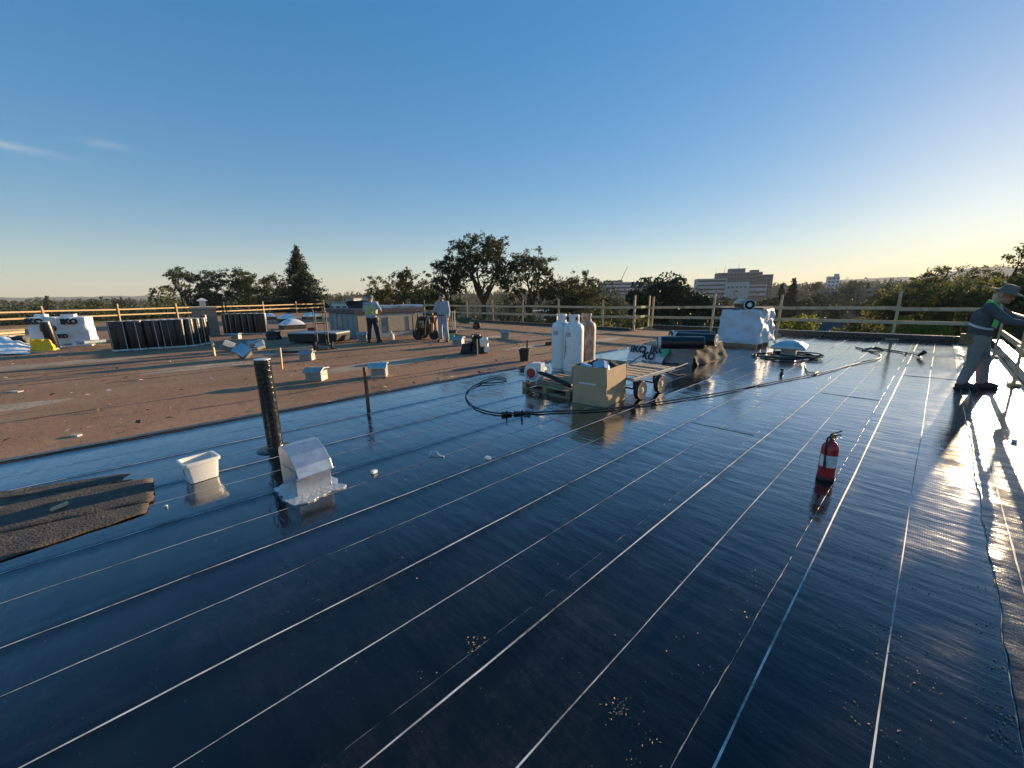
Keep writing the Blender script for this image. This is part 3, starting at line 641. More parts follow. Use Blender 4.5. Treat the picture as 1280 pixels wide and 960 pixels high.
MB().box((-0.03, -Y - 0.0085, 0.335), (0.28, 0.003, 0.022)).build('tape', paper, cb)
for i, (x, y, z, rx, ry, rz_, m_, lab) in enumerate([(-.20, -.12, .52, .5, .3, .4, galv, 'bent silver flashing strip at left end of cardboard box'), (-.06, .10, .55, -.6, .2, 1.2, galv_dull, 'folded grey metal sheet in middle of cardboard box'),
        (.08, -.05, .56, .4, -.5, 2.1, galv, 'bright angled metal offcut sticking out of cardboard box'), (.16, .16, .55, .2, .6, .3, black_rubber, 'black rubber offcut at right end of cardboard box'), (-.12, .22, .53, .3, -.3, 2.6, black_rubber, 'black rubber flap at rear of cardboard box')]):
    w_ = 0.30; prof = [(-.15, 0.0), (-.06, .05), (.02, .06), (.10, .02), (.15, -.05)]
    ins = [(y_, z_ - 0.004) for y_, z_ in reversed(prof)]
    o = MB().xprism(prof + ins, -.09, .09).build('metal_offcut', m_, smooth=False); o.matrix_world = cb.matrix_basis @ Matrix.Translation((x, y, z)) @ Euler((rx, ry, rz_)).to_matrix().to_4x4()
    tag(o, lab, 'offcut', 'scraps in the cardboard box')
soft = soft_box(0.50, 0.62, 0.30, 6, 0.03, 3).build('scrap_filling', black_rubber, loc=at_uv(5.10, -3.485, 0.16)); soft.rotation_euler.z = RZ
tag(soft, 'dark heap of scraps filling the cardboard box', 'scraps')

# flat steel cart
ct = thing('flat_cart', 'low steel flat cart with four rubber wheels beside cardboard box', 'cart', at_uv(6.12, -3.45), RZ)
for x in (-.33, .33): MB().box((x, 0.05, 0.335), (0.05, 1.45, 0.05)).build('side_rail', galv_dull, ct, bevel=.004)
for y in (-.62, -.1, .35, .74): MB().box((0, y, 0.33), (0.61, 0.05, 0.035)).build('cross_bar', galv_dull, ct)
for y in (-.45, -.25, -.05, .15, .45, .6): MB().box((0.0, y, 0.366), (0.64, 0.12, 0.018), rng.uniform(-.02, .02)).build('deck_board', wood_grey, ct)
for x in (-.36, .40):
    for y in (-.53, .12):
        wl = MB().lathe([(0.09, -0.035), (0.145, -0.038), (0.158, -0.02), (0.158, 0.02), (0.145, 0.038), (0.09, 0.035)], 24, (0, 0, 0), Matrix.Rotation(R(90), 3, 'Y')).build('wheel', black_rubber, ct, smooth=True, loc=(x, y, 0.158))
        MB().lathe([(0.02, -0.040), (0.088, -0.030), (0.094, 0.0), (0.088, 0.030), (0.02, 0.040)], 18, (0, 0, 0), Matrix.Rotation(R(90), 3, 'Y')).build('rim', galv_dull, wl, smooth=True)
for y in (-.53, .12): MB().cyl((-.36, y, .158), (.40, y, .158), 0.014, n=8).box((-.3, y, .24), (.04, .05, .17)).box((.3, y, .24), (.04, .05, .17)).build('axle', steel_dark, ct)
MB().tube([(.33, .76, .335), (.34, 1.0, .34), (.35, 1.28, .36)], 0.014, 8).tube([(.2, .72, .25), (.32, .95, .16), (.36, 1.2, .15)], 0.018, 8).build('tow_handle', steel_dark, ct, smooth=True)

# low wrapped stack with printed film and rolls lying on it
ip = thing('wrapped_sheet_stack', 'low opened stack of roofing sheets in printed white film', 'stack', at_uv(10.2, -4.45), RZ)
MB().box((0, 0, 0.06), (1.25, 1.85, 0.10)).build('pallet_base', pallet_wood, ip)
for i in range(6): MB().box((rng.uniform(-.02, .02), rng.uniform(-.02, .02), 0.135 + i * 0.042), (1.22, 1.75, 0.036), rng.uniform(-.015, .015)).build('sheet_layer', felt if i % 2 else card_inner, ip)
MB().box((0.02, 0.0, 0.405), (1.35, 1.7, 0.03), 0.03).build('cover_board', wood_grey, ip)
def drape(x0, x1, y, z0, z1, out, seed, n=18):
    return MB().grid(lambda a, b: (x0 + (x1 - x0) * a, y - out * (1 - b) ** 1.6 + 0.035 * mnoise.noise(Vector((a * 5 + seed, b * 4, seed))) * (1.2 - b * .6), z0 + (z1 - z0) * b + 0.02 * (1 - b) * mnoise.noise(Vector((a * 9, seed, 0)))), n, 12)
dr = drape(-.95, .05, -.93, 0.012, 0.385, 0.22, 2.0).build('film', white_wrap, ip, smooth='all')
drape(.02, .72, -.94, 0.012, 0.39, 0.10, 5.0).build('grey_film', mat('grey_film', (0.20, 0.21, 0.21), .4, var=.12, bump=.4, bscale=9), ip, smooth='all')
sd2 = MB().grid(lambda a, b: (0.66 + 0.16 * (1 - b) ** 1.5 + 0.05 * mnoise.noise(Vector((a * 6, b * 4, 9))), -.95 + 1.9 * a, 0.012 + 0.38 * b), 20, 10).build('torn_film', mat('clear_film', (0.14, 0.115, 0.09), .9, var=.35, bump=.4, bscale=9, spec=.1), ip, smooth='all')
ink_green = mat('green_print', (0.06, 0.42, 0.20), 0.5, var=.1)
for (x, z, s_, rr_) in ((-.68, .27, .24, .12), (-.38, .13, .26, -.25), (-.14, .29, .24, .05)):
    text('lettering', 'IKO', s_, black_ink, ip, (x, -.985 - 0.16 * (1 - z / .385) ** 1.6 - 0.02, z), (R(66), 0, rr_))
MB().grid(lambda a, b: (-.02 + .16 * a, -1.0 - 0.20 * (1 - b) ** 1.5, .16 + .18 * b), 4, 4).build('green_mark', ink_green, ip)

# black rolls (upright or lying)
def roll_mesh(R_=0.147, H_=1.0):
    t = thing('membrane_roll', 'x x x x', 'roll')
    n = 22; prof = [(0.05, 0.0), (R_ * .97, 0.0), (R_, 0.02), (R_, H_ - .02), (R_ * .97, H_), (0.05, H_)]
    MB().lathe(prof, n).build('body', black_roll, t, smooth=True)
    MB().lathe([(0.038, -0.004), (0.062, -0.004), (0.062, H_ + .006), (0.038, H_ + .006)], 14).build('core', paper, t, smooth=True)
    st = MB()
    st.add([((R_ + .002) * math.cos(a), (R_ + .002) * math.sin(a), z) for z in (0.015, H_ - .015) for a in (-.05, .0, .05)], [(0, 1, 4, 3), (1, 2, 5, 4)])
    st.build('edge_tape', roll_tape, t)
    MB().lathe([(R_ * .985, 0.012), (R_ + .0025, 0.02), (R_ + .0025, 0.07), (R_ * .985, 0.078)], n).build('bottom_band', roll_tape, t, smooth=True)
    rm = MB()
    for r0_, r1_ in ((0.092, 0.097), (0.114, 0.119), (0.133, 0.1455)): rm.lathe([(r0_, H_ + .001), (r1_, H_ + .001), (r1_, H_ + .004), (r0_, H_ + .004)], n)
    rm.build('wound_edge', roll_tape, t)
    return t
proto = roll_mesh(); used = [False]
def roll(p, rot, label, group):
    o = proto if not used[0] else copy_tree(proto)
    used[0] = True; o.location = p; o.rotation_euler = rot; tag(o, label, 'roll', group); return o
def lying(pa, pb, z, label, grp):
    a, b = P(pa[0], pa[1], z), P(pb[0], pb[1], z); d = (b - a).normalized()
    e = d.to_track_quat('Z', 'Y').to_euler(); return roll(a, e, label, grp)
lying((821, 428), (874, 428.5), 0.56, 'black roll lying nearest on the low wrapped stack', 'rolls lying on the low stack')
lying((843, 422), (892, 425), 0.56, 'black roll lying behind another on the low wrapped stack', 'rolls lying on the low stack')
lying((838, 420), (872, 419.5), 0.56, 'black roll lying rearmost on the low wrapped stack', 'rolls lying on the low stack')

# tarp covered stack
tp = thing('tarp_covered_stack', 'waist high pallet stack shrouded in a pale blue white tarp', 'stack', at_uv(14.35, -4.2), RZ)
for y in (-.6, 0, .6): MB().box((0, y, 0.06), (1.05, 0.1, 0.12)).build('skid', wood_grey, tp)
soft_box(1.25, 1.75, 1.05, 18, 0.08, 6, taper=0.88).build('tarp', tarp_mat, tp, smooth=True, loc=(0, 0, 0.11))
MB().box((-.1, -.1, 1.18), (1.35, 1.3, 0.05), 0.05).build('cover_board', felt, tp)
lying((924, 380), (943, 381.5), 1.34, 'short black roll lying on top of the tarp covered stack', 'rolls lying on the low stack')

# aluminium roof vent with coil of hose
rv = thing('mushroom_vent', 'square aluminium mushroom vent encircled by black hose', 'vent', at_uv(12.16, -2.5), RZ + .12)
MB().box((0, 0, 0.12), (0.34, 0.34, 0.24), taper=0.9).build('curb', galv_dull, rv, bevel=.01)
hd = MB(); hd.add([(x * s_, y * s_, z) for z, s_ in ((0.22, .36), (0.29, .37), (0.40, .22), (0.44, .08)) for x, y in ((-1, -1), (1, -1), (1, 1), (-1, 1))], [(j * 4 + i, j * 4 + (i + 1) % 4, j * 4 + 4 + (i + 1) % 4, j * 4 + 4 + i) for j in range(3) for i in range(4)] + [(12, 13, 14, 15), (3, 2, 1, 0)])
hd.build('hood', alum, rv, bevel=.012)
def smooth_path(pts, n=8):
    out = []; k = len(pts)
    for i in range(k - 1):
        p0, p1, p2, p3 = pts[max(i - 1, 0)], pts[i], pts[i + 1], pts[min(i + 2, k - 1)]
        for j in range(n):
            t_ = j / n; out.append(0.5 * ((2 * p1) + (-p0 + p2) * t_ + (2 * p0 - 5 * p1 + 4 * p2 - p3) * t_ ** 2 + (-p0 + 3 * p1 - 3 * p2 + p3) * t_ ** 3))
    out.append(pts[-1]); return out
c0 = at_uv(12.16, -2.5); pts = []
for i in range(64):
    a = i * 0.39; r_ = 0.52 + 0.16 * math.sin(i * .31) + 0.06 * math.sin(i * 1.7); pts.append(c0 + Vector((math.cos(a) * r_ * 1.25, math.sin(a) * r_ * .9, 0.022 + 0.018 * (i // 16) + .01 * math.sin(i))))
pts += [P(1012, 449, .02), P(1022, 447, .02)]
tag(MB().tube(smooth_path(pts, 3), 0.016, 6).build('coiled_hose', black_rubber, smooth='all'), 'loosely coiled black hose around the aluminium vent', 'hose')

# long torch hose, fittings and torch
def hose(label, px, r_=0.0115, z=0.02, m=black_rubber):
    pts = [P(x, y, z) for x, y in px]
    return tag(MB().tube(smooth_path(pts, 7), r_, 7).build('gas_hose', m, smooth='all'), label, 'hose')
h1 = hose('long black gas hose curving across the wet looking membrane', [(597, 480), (606, 475.5), (620, 472.5), (632, 473.5), (630, 477), (616, 478.5), (600, 479.5), (590, 484), (583, 491), (583, 498), (592, 508), (612, 515), (634, 517), (665, 516), (700, 514), (750, 512), (800, 506), (850, 499), (900, 491), (940, 483), (990, 473), (1030, 465), (1058, 458), (1080, 452), (1098, 448), (1101, 444), (1094, 441), (1088, 440)])
for (x0, y0, x1, y1) in ((627, 517, 640, 517), (642, 516.5, 663, 516)):
    MB().cyl(P(x0, y0, .03), P(x1, y1, .03), 0.028, 0.022, n=10).cyl(P((x0 + x1) / 2, y0, .03), P((x0 + x1) / 2, y0 - 3, .10), 0.012, n=8).build('coupling', steel_dark, h1, smooth=True)
hose('black hose running from tarp stack down to the cart', [(786, 454), (800, 446), (815, 437), (828, 431)], 0.012, 0.12)
hose('tangled black hose near the back parapet', [(1070, 434), (1082, 436.5), (1094, 434), (1104, 437), (1092, 439), (1078, 437.5), (1090, 435), (1112, 437.5), (1128, 440)], 0.016)
hose('small loop of black hose below the mushroom vent', [(1005, 455), (1008, 463), (1014, 466), (1022, 465), (1018, 467)], 0.013)
tb = P(977, 468, 0.0)
tag(MB().cyl((tb.x, tb.y, .0), (tb.x, tb.y, .05), .035, .03, 10).cyl((tb.x, tb.y, .05), (tb.x, tb.y, .085), .014, n=8).cyl((tb.x, tb.y, .085), (tb.x, tb.y, .12), .038, .03, 10).build('hose_fitting', black_rubber, smooth=True), 'small black hose fitting standing on the membrane', 'fitting')
tw = thing('roofing_torch', 'gas roofing torch with black burner bell resting on membrane', 'torch', (0, 0, 0))
MB().tube([P(1128, 440, .03), P(1140, 442.5, .03), P(1150, 445, .035)], 0.010, 8).build('wand', steel_dark, tw, smooth=True)
MB().cyl(P(1148, 444.5, .05), P(1156, 440, .16), 0.030, 0.05, 14).build('burner_bell', black_rubber, tw, smooth=True)
MB().tube([P(1150, 445, .03), P(1152, 448, .0)], 0.008, 6).cyl(P(1133, 441, .0), P(1133, 441, .06), .02, n=8).build('stand', steel_dark, tw)

# fire extinguisher
fe = thing('fire_extinguisher', 'red fire extinguisher with white label on the shiny black roof', 'extinguisher', P(1031, 599), R(-30)); fe.scale = (.9, .9, 1.0)
FS = 1.0
MB().lathe([(0.050, 0.0), (0.066, 0.006), (0.071, 0.03), (0.071, 0.285), (0.066, 0.318), (0.052, 0.343), (0.032, 0.360), (0.022, 0.366), (0.020, 0.385)], 32).build('tank', red_paint, fe, smooth='all')
MB().lathe([(0.0715, 0.0), (0.0730, 0.004), (0.0730, 0.034), (0.0715, 0.04)], 32).build('base_ring', black_rubber, fe, smooth=True)
lb = MB(); n = 20
lb.add([(0.0722 * math.cos(R(-165) + R(175) * i / n), 0.0722 * math.sin(R(-165) + R(175) * i / n), z) for z in (0.135, 0.245) for i in range(n + 1)], [(i, i + 1, n + 2 + i, n + 1 + i) for i in range(n)])
lo = lb.build('label', paper, fe, smooth='all'); pr = MB()
for j, (z, w_) in enumerate(((0.230, 60), (0.221, 80), (0.212, 70), (0.203, 85), (0.192, 40), (0.183, 75), (0.174, 80), (0.165, 60), (0.156, 80), (0.147, 50))):
    pr.add([(0.0726 * math.cos(R(-120) + R(w_) * i / 8), 0.0726 * math.sin(R(-120) + R(w_) * i / 8), z + q) for q in (-.0012, .0012) for i in range(9)], [(i, i + 1, 10 + i, 9 + i) for i in range(8)])
pr.build('print_lines', mat('grey_print', (.22, .24, .30), .6), lo)
vv = MB().cyl((0, 0, .380), (0, 0, .415), .017, n=14).box((0.005, 0, .415), (.045, .026, .03)); vv.build('valve', steel_dark, fe, smooth=True)
MB().box((0.03, 0, .425), (.085, .018, .010), rot=Euler((0, R(-12), 0)).to_matrix()).build('carry_handle', steel_dark, fe, bevel=.003)
MB().box((0.025, 0, .447), (.10, .016, .008), rot=Euler((0, R(-28), 0)).to_matrix()).build('lever', steel_dark, fe, bevel=.002)
MB().cyl((0, -.020, .41), (0, -.032, .41), .016, n=14).build('gauge', brass, fe, smooth=True)
MB().tube([(.045 + .022 * math.cos(a * .52), -.004, .408 + .020 * math.sin(a * .52)) for a in range(13)], .002, 5).build('safety_pin', galv, fe)
MB().tube(smooth_path([Vector(q) for q in ((-.015, -.012, .405), (-.040, -.038, .395), (-.047, -.062, .34), (-.044, -.066, .26), (-.038, -.070, .18))], 5), [.008] * 20 + [.012], 8).build('hose', black_rubber, fe, smooth='all')
MB().cyl((-.037, -.070, .185), (-.034, -.072, .12), .010, .014, 10).build('nozzle', black_rubber, fe, smooth=True)

# sheet metal goose vent with silver flashing skirt
hv = thing('hooded_vent', 'shiny galvanised hooded roof vent with torn silver flashing', 'vent', P(387, 609), RZ + R(8)); hv.scale = (.9, .9, .9)
prof = [(-.19, 0.0), (-.19, .40), (-.15, .452), (-.06, .458), (.07, .395), (.165, .30), (.205, .205), (.195, .20)]
cap_in = [(.13, .20), (.13, 0.0)]
pp = [(p[0], p[1]) for p in prof] + cap_in
hm = MB(); n = len(pp)
hm.add([(x, yy, z) for yy in (-.165, .165) for x, z in pp], [tuple(range(n)), tuple(range(2 * n - 1, n - 1, -1))] + [(i, n + i, n + (i + 1) % n, (i + 1) % n) for i in range(n)])
hm.build('hood', galv, hv, bevel=.004)
MB().box((0.20, 0, .207), (.02, .36, .012)).build('lip', galv, hv, bevel=.002)
MB().box((0.0, -.170, .22), (.33, .004, .10)).build('side_seam', galv, hv)
sk_ = MB(); vs = [(0, 0, .012)]; nn = 40
for i in range(nn):
    a = 6.28319 * i / nn; q = max(abs(math.cos(a)) / .27, abs(math.sin(a)) / .25); r_ = 1 / q * (1 + .20 * mnoise.noise(Vector((math.cos(a) * 3, math.sin(a) * 3, 1))) + .10 * mnoise.noise(Vector((math.cos(a) * 9, math.sin(a) * 9, 4))))
    vs.append((math.cos(a) * r_ + .02, math.sin(a) * r_, .012 + .006 * mnoise.noise(Vector((math.cos(a) * 5, math.sin(a) * 5, 2)))))
for i in range(nn): vs.append((vs[i + 1][0], vs[i + 1][1], 0.0))
sk_.add(vs, [(0, i + 1, (i + 1) % nn + 1) for i in range(nn)] + [(i + 1, nn + i + 1, nn + (i + 1) % nn + 1, (i + 1) % nn + 1) for i in range(nn)])
sk_.build('flashing_skirt', mat('silver_paint', (.62, .63, .63), .35, .5, var=.2, scale=14, bump=.6, bscale=30), hv)

# pitch coated vent pipe
vp = thing('vent_pipe', 'tall black pitch coated vent pipe with pale rim', 'pipe', P(345, 561))
MB().lathe([(.078, 0), (.080, .3), (.079, .7), (.080, 1.0), (.079, 1.025), (.066, 1.025), (.066, .8)], 28).build('pipe', black_paint, vp, smooth=True)
MB().lathe([(.067, 1.022), (.081, 1.022), (.082, 1.032), (.068, 1.034)], 28).build('rim', roll_tape, vp, smooth=True)
MB().lathe([(.19, 0.004), (.17, .012), (.10, .014), (.085, .03), (.081, .05)], 28).build('collar', black_paint, vp, smooth=True)

# white rectangular tub
tu = thing('plastic_tub', 'white rectangular plastic tub standing on the black membrane', 'tub', P(253, 597, 0.004), R(-36)); tu.scale = (.88, .88, .92)
def ring4(hx, hy, z, r_=.03, n=3):
    out = []
    for cx, cy, a0_ in ((hx - r_, hy - r_, 0), (-hx + r_, hy - r_, 90), (-hx + r_, -hy + r_, 180), (hx - r_, -hy + r_, 270)):
        for i in range(n + 1): a = R(a0_ + 90 * i / n); out.append((cx + r_ * math.cos(a), cy + r_ * math.sin(a), z))
    return out
def loft(rings, caps=True):
    mb = MB(); n = len(rings[0]); vs = [p for r_ in rings for p in r_]
    fs = [(j * n + i, j * n + (i + 1) % n, (j + 1) * n + (i + 1) % n, (j + 1) * n + i) for j in range(len(rings) - 1) for i in range(n)]
    if caps: fs += [tuple(range(n - 1, -1, -1)), tuple(range((len(rings) - 1) * n, len(rings) * n))]
    return mb.add(vs, fs)
loft([ring4(.095, .125, 0), ring4(.118, .15, .215), ring4(.112, .144, .215), ring4(.090, .12, .006)]).build('wall', white_plastic, tu, smooth=True)
loft([ring4(.1175, .1495, .185), ring4(.130, .162, .187), ring4(.132, .164, .219), ring4(.113, .145, .221), ring4(.112, .144, .185)], False).build('rim', white_plastic, tu, smooth=True)
MB().add([(-.1065, y, z) for y, z in ((-.02, .07), (.03, .07), (.03, .085), (-.02, .085), (-.06, .12), (-.03, .12), (-.03, .14), (-.06, .14))], [(0, 1, 2, 3), (4, 5, 6, 7)])
pm = MB()
for (x0, z0, x1, z1) in ((-.03, .05, .0, .14), (.0, .14, .02, .12), (-.05, .06, -.02, .13)):
    yy = lambda z: -(.125 + .025 * z / .215) - .0012
    pm.tube([(x0, yy(z0), z0), (x1, yy(z1), z1)], .003, 5)
pm.build('pen_mark', mat('faded_print', (.30, .30, .30), .7), tu)
pm = MB()
for y, z in ((-.05, .13), (.03, .11), (-.02, .08), (.06, .14)):
    xx = -(.095 + .023 * z / .215) - .001; pm.box((xx, y, z), (.002, .03, .014), rot=Euler((0, R(-6), 0)).to_matrix())
pm.build('printed_label', mat('dark_label_print', (.12, .13, .2), .6), tu)

# torn felt pieces at the left
def felt_piece(label, quad, z, seed, lump=.008, m=felt):
    q = [P(x, y, 0) for x, y in quad]; nx, ny = 26, 12
    def f(a, b):
        ja = .015 * mnoise.noise(Vector((b * 9, seed, 1))); p = (q[0] * (1 - a) + q[1] * a) * (1 - b) + (q[3] * (1 - a) + q[2] * a) * b
        edge = min(a, 1 - a, b, 1 - b)
        p = p + Vector((ja, .02 * mnoise.noise(Vector((a * 8, b * 3, seed))), 0)) * (1 if edge < .02 else .3)
        p.z = z + .006 + lump * max(0, mnoise.noise(Vector((a * 5 + seed, b * 3, seed)))) + .012 * (1 if edge > .01 else .3)
        return p
    mb = MB().grid(f, nx, ny); o = mb.build('felt_scrap', m, smooth=True)
    s_ = o.modifiers.new('thickness', 'SOLIDIFY'); s_.thickness = .006; s_.offset = -1
    return tag(o, label, 'felt scrap', 'torn felt scraps')
felt_piece('wide torn brown roofing felt scrap lying lowest at left', [(-120, 742), (183, 642), (188, 626), (-150, 690)], .0, 1.0)
felt_piece('narrow curled felt scrap lying across the wider one', [(-140, 700), (193, 628), (192, 600), (-100, 640)], .012, 4.0, .014)
felt_piece('ragged felt scrap at the back of the felt pile', [(-100, 645), (150, 606), (165, 595), (-60, 628)], .022, 8.0, .016)
wp = P(74, 633, .06)
tag(MB().box((0, 0, 0), (.10, .03, .02), rot=Euler((.1, -.3, .6)).to_matrix()).build('wood_chip', wood, loc=wp), 'small pale wood chip on the torn felt', 'wood chip')

# small paper and tape scraps
def scrap(x, y, s_, label, seed, m=paper):
    o = soft_box(s_, s_ * .7, s_ * .5, 4, s_ * .35, seed).build('paper_scrap', m, loc=P(x, y, .004)); o.rotation_euler.z = seed; return tag(o, label, 'scrap', 'litter on the membrane')
scrap(467, 591, .055, 'crumpled white paper scrap right of the hooded vent', 1.2)
scrap(610, 574, .06, 'pale crumpled scrap on a lay line below the box', 2.3)
scrap(208, 633, .02, 'tiny white scrap below the tub', 3.3)
scrap(1268, 552, .05, 'bright white scrap near the right edge', 4.1)
tag(MB().tube(smooth_path([P(537, 570, .012), P(538, 565, .03), P(545, 564, .035), (P(549, 569, .012)), P(555, 571, .008)], 6), .006, 5).build('tape_curl', paper, smooth='all'), 'curl of white tape on the black membrane', 'tape')

def stake(x, y, h, label, m=wood_grey, w_=.045, lean=(0, 0)):
    p = P(x, y); return tag(MB().beam((0, 0, 0), (lean[0], lean[1], h), w_, w_ * .8).build('stake', m, loc=p, bevel=.003), label, 'stake', 'stakes standing on the roof')
stake(460.5, 510, .64, 'rusty steel stake standing at the edge of the membrane', rust_steel, .05)
stake(268.7, 446, .54, 'pale timber stake nearest the tall black rolls', wood, .055)
stake(353, 462, .53, 'thin timber stake behind the black vent pipe', wood, .035, (.02, 0))
stake(659, 452, .56, 'dark stake leaning by the black bucket', rust_steel, .05)
stake(597, 446, .50, 'grey stake in front of the black bags', wood_grey, .035)

# ------------------------------------------------------------------ things on the old brown roof
ZR = 0.022
def PB(x, y, z=ZR): return P(x, y, z)

ORD = ['first', 'second', 'third', 'fourth', 'fifth', 'sixth', 'seventh', 'eighth', 'ninth', 'tenth', 'eleventh']
a, b = PB(147, 439.5), PB(240, 433.5); n = 10
for i in range(n):
    p = a.lerp(b, i / (n - 1)); p.y += rng.uniform(-.05, .05)
    roll(p, (rng.uniform(-.02, .02), rng.uniform(-.02, .02), R(-75) + rng.uniform(-1.0, 1.0)), 'upright black roll, %s from the left in the long front row' % ORD[i], 'upright rolls left of the chimney')
back = Vector((-.10, .34, 0))
for i in range(9):
    p = a.lerp(b, (i + 1.4) / (n - 1)) + back
    roll(p, (0, 0, rng.uniform(0, 6)), 'upright black roll, %s from the left in the second row behind the long front row' % ORD[i], 'upright rolls half hidden behind the front row')
for i in range(6):
    p = a.lerp(b, (i + 4.6) / (n - 1)) + back * 2.1
    roll(p, (0, 0, rng.uniform(0, 6)), 'upright black roll, %s from the left of the tops at the very back' % ORD[i], 'upright rolls at the very back of the left rolls')
a, b = PB(285, 418.5), PB(332, 417.5); n = 7
for i in range(n):
    roll(a.lerp(b, i / (n - 1)), (0, 0, R(-75) + rng.uniform(-1.0, 1.0)), 'upright black roll, %s from the left in the row right of the chimney' % ORD[i], 'upright rolls right of the chimney')
for i in range(5):
    roll(a.lerp(b, (i + .8) / (n - 1)) + Vector((.1, .33, 0)), (0, 0, rng.uniform(0, 6)), 'upright black roll, %s from left half hidden behind the row right of the chimney' % ORD[i], 'upright rolls half hidden right of the chimney')
roll(PB(258.5, 421.5), (0, 0, 1), 'single black roll standing against the brick chimney', 'upright rolls right of the chimney')

# wrapped pallets with printed film
def wrapped(label, p, rz, sx, sy, sz, seed, letters):
    t = thing('wrapped_pallet', label, 'wrapped pallet', p, rz, 'white wrapped pallets')
    pb = MB()
    MB().box((0, 0, .06), (sx * .98, sy * .98, .11)).build('pallet_base', pallet_wood, t)
    soft_box(sx, sy, sz - .06, 16, .055, seed, taper=.955).build('film', white_wrap, t, smooth=True, loc=(0, 0, .06))
    soft_box(sx * .4, sy * .35, .12, 6, .05, seed + 2).build('film_bunch', white_wrap, t, smooth=True, loc=(-.1, 0, sz - .02))
    for (x, z, s_, tilt) in letters:
        text('lettering', 'IKO', s_, black_ink, t, (x, -sy / 2 * (1 - .045 * z / sz) - .07, z), (R(88), 0, tilt), bold=.02)
    for i in range(4):
        soft_box(.3, .12, .05, 4, .03, seed + i).build('loose_film', white_wrap, t, loc=((i - 1.5) * sx * .27, -sy / 2 - .05, 0))
    return t
wrapped('white film wrapped pallet standing behind the yellow sack', PB(49, 435.5) + Vector((-.05, .5, 0)), R(30), .80, .8, 1.12, 2.0, [(-.16, .97, .26, 0), (.16, .70, .24, .05)])
wrapped('sunlit white film wrapped pallet right of the single roll', PB(86, 433.5) + Vector((-.1, .5, 0)), R(28), .92, .8, 1.10, 5.0, [(.02, .93, .26, .06), (-.25, .40, .18, -.1)])
roll(PB(69, 437), (R(-3), R(-4), 2.2), 'single black roll leaning between the two wrapped pallets', 'upright rolls left of the chimney')
ys = soft_box(.52, .34, .40, 9, .09, 4.4, taper=.9).build('yellow_sack', yellow, smooth=False, loc=PB(55.5, 438)); ys.rotation_euler.z = R(35)
tag(ys, 'crumpled bright yellow sack in front of the wrapped pallet', 'sack')
ws = MB().grid(lambda a_, b_: PB(-26 + 64 * a_, 443 - 15 * b_) + Vector((0, 0, .02 + .28 * math.sin(3.14 * min(1, a_ * .9 + .1)) * b_ * (1 + .5 * mnoise.noise(Vector((a_ * 7, b_ * 5, 3)))) + .06 * mnoise.noise(Vector((a_ * 15, b_ * 9, 6))) * b_)), 26, 12).build('film_heap', white_wrap, smooth=True)
tag(ws, 'heap of loose white film left of the wrapped pallets', 'film')
tag(soft_box(.6, .4, .32, 6, .09, 9).build('dark_sack', black_rubber, smooth=True, loc=PB(30, 430)), 'dark sack behind the heap of white film', 'sack')
for i, (x0, y0, x1, y1, z, m_, lab) in enumerate([(-30, 424, 29, 420, .10, wood_grey, 'lowest weathered plank behind the film heap'), (-30, 419, 27, 415, .25, wood, 'tan plank stacked above the lowest weathered plank'), (-30, 415, 30, 412, .42, wood_grey, 'uppermost plank behind the film heap')]):
    pa, pb_ = P(x0, y0, z), P(x1, y1, z); o = MB().beam(Vector((0, 0, 0)), pb_ - pa, .35, .10 if i else .2).build('plank', m_, loc=pa, bevel=.005); tag(o, lab, 'plank', 'planks at the far left')
for i in range(3):
    z = ZR + .05 + .12 * i; pa, pb_ = P(100, 430 - i * 1.0, z), P(127, 428 - i * 1.2, z)
    tag(MB().beam((0, 0, 0), pb_ - pa, .45, .08).build('insulation_board', barrow_green if i < 2 else blue_grey_tray, loc=pa), ['lowest dark green board right of the wrapped pallets', 'middle dark green board right of the wrapped pallets', 'top grey green board right of the wrapped pallets'][i], 'board', 'boards right of the wrapped pallets')

# brick chimney
ch = thing('brick_chimney', 'squat brick chimney with pale metal cowl among black rolls', 'chimney', (PB(240, 421) + PB(266, 420)) / 2 + Vector((-.1, .5, 0)), R(38))
MB().box((0, 0, .62), (.92, .8, 1.28)).build('stack', brick, ch)
MB().box((0, 0, 1.30), (1.02, .9, .10)).build('cap_slab', concrete, ch, bevel=.012)
MB().lathe([(.17, 1.34), (.17, 1.62), (.15, 1.64)], 4, M=Matrix.Rotation(R(45), 3, 'Z')).build('cowl', alum, ch)
MB().lathe([(.28, 1.61), (.30, 1.64), (.16, 1.71), (.03, 1.76)], 4, M=Matrix.Rotation(R(45), 3, 'Z')).build('cowl_hat', white_plastic, ch)

# plywood clad roof housing
hs = thing('roof_housing', 'long grey boxy roof housing with dark cap behind the vested worker', 'housing', PB(447, 424), RZ)
HL, HW, HH = 3.1, 3.2, 1.02
MB().box((-HW / 2, HL / 2, HH / 2), (HW, HL, HH)).build('wall', stucco, hs)
MB().box((-HW / 2, HL / 2, HH + .09), (HW + .14, HL + .14, .20)).build('cap', cap_flash, hs, bevel=.02)
for i in range(5): MB().box((-.3 - i * .62, -.012, HH / 2), (.03, .02, HH - .04)).build('batten', stucco, hs)
MB().box((-HW * .55, -.016, HH * .62), (.5, .03, .42)).build('access_panel', galv_dull, hs)
for y, w_, h_ in ((.35, .55, .8), (1.75, .75, .62), (2.6, .5, .62)): MB().box((.014, y, HH * .52), (.03, w_, h_)).build('side_piece', mat('tan_sunlit_patch', (.42, .34, .24), .85, var=.12), hs)  # tan pieces put the sunlit patches of this wall into colour
o = soft_box(2.3, .8, .10, 8, .06, 3).build('folded_sheet', alum, loc=W(*[q for q in to_uv(hs.location)]) + W(2.1, -.6, 1.24)); o.rotation_euler.z = RZ + 1.4
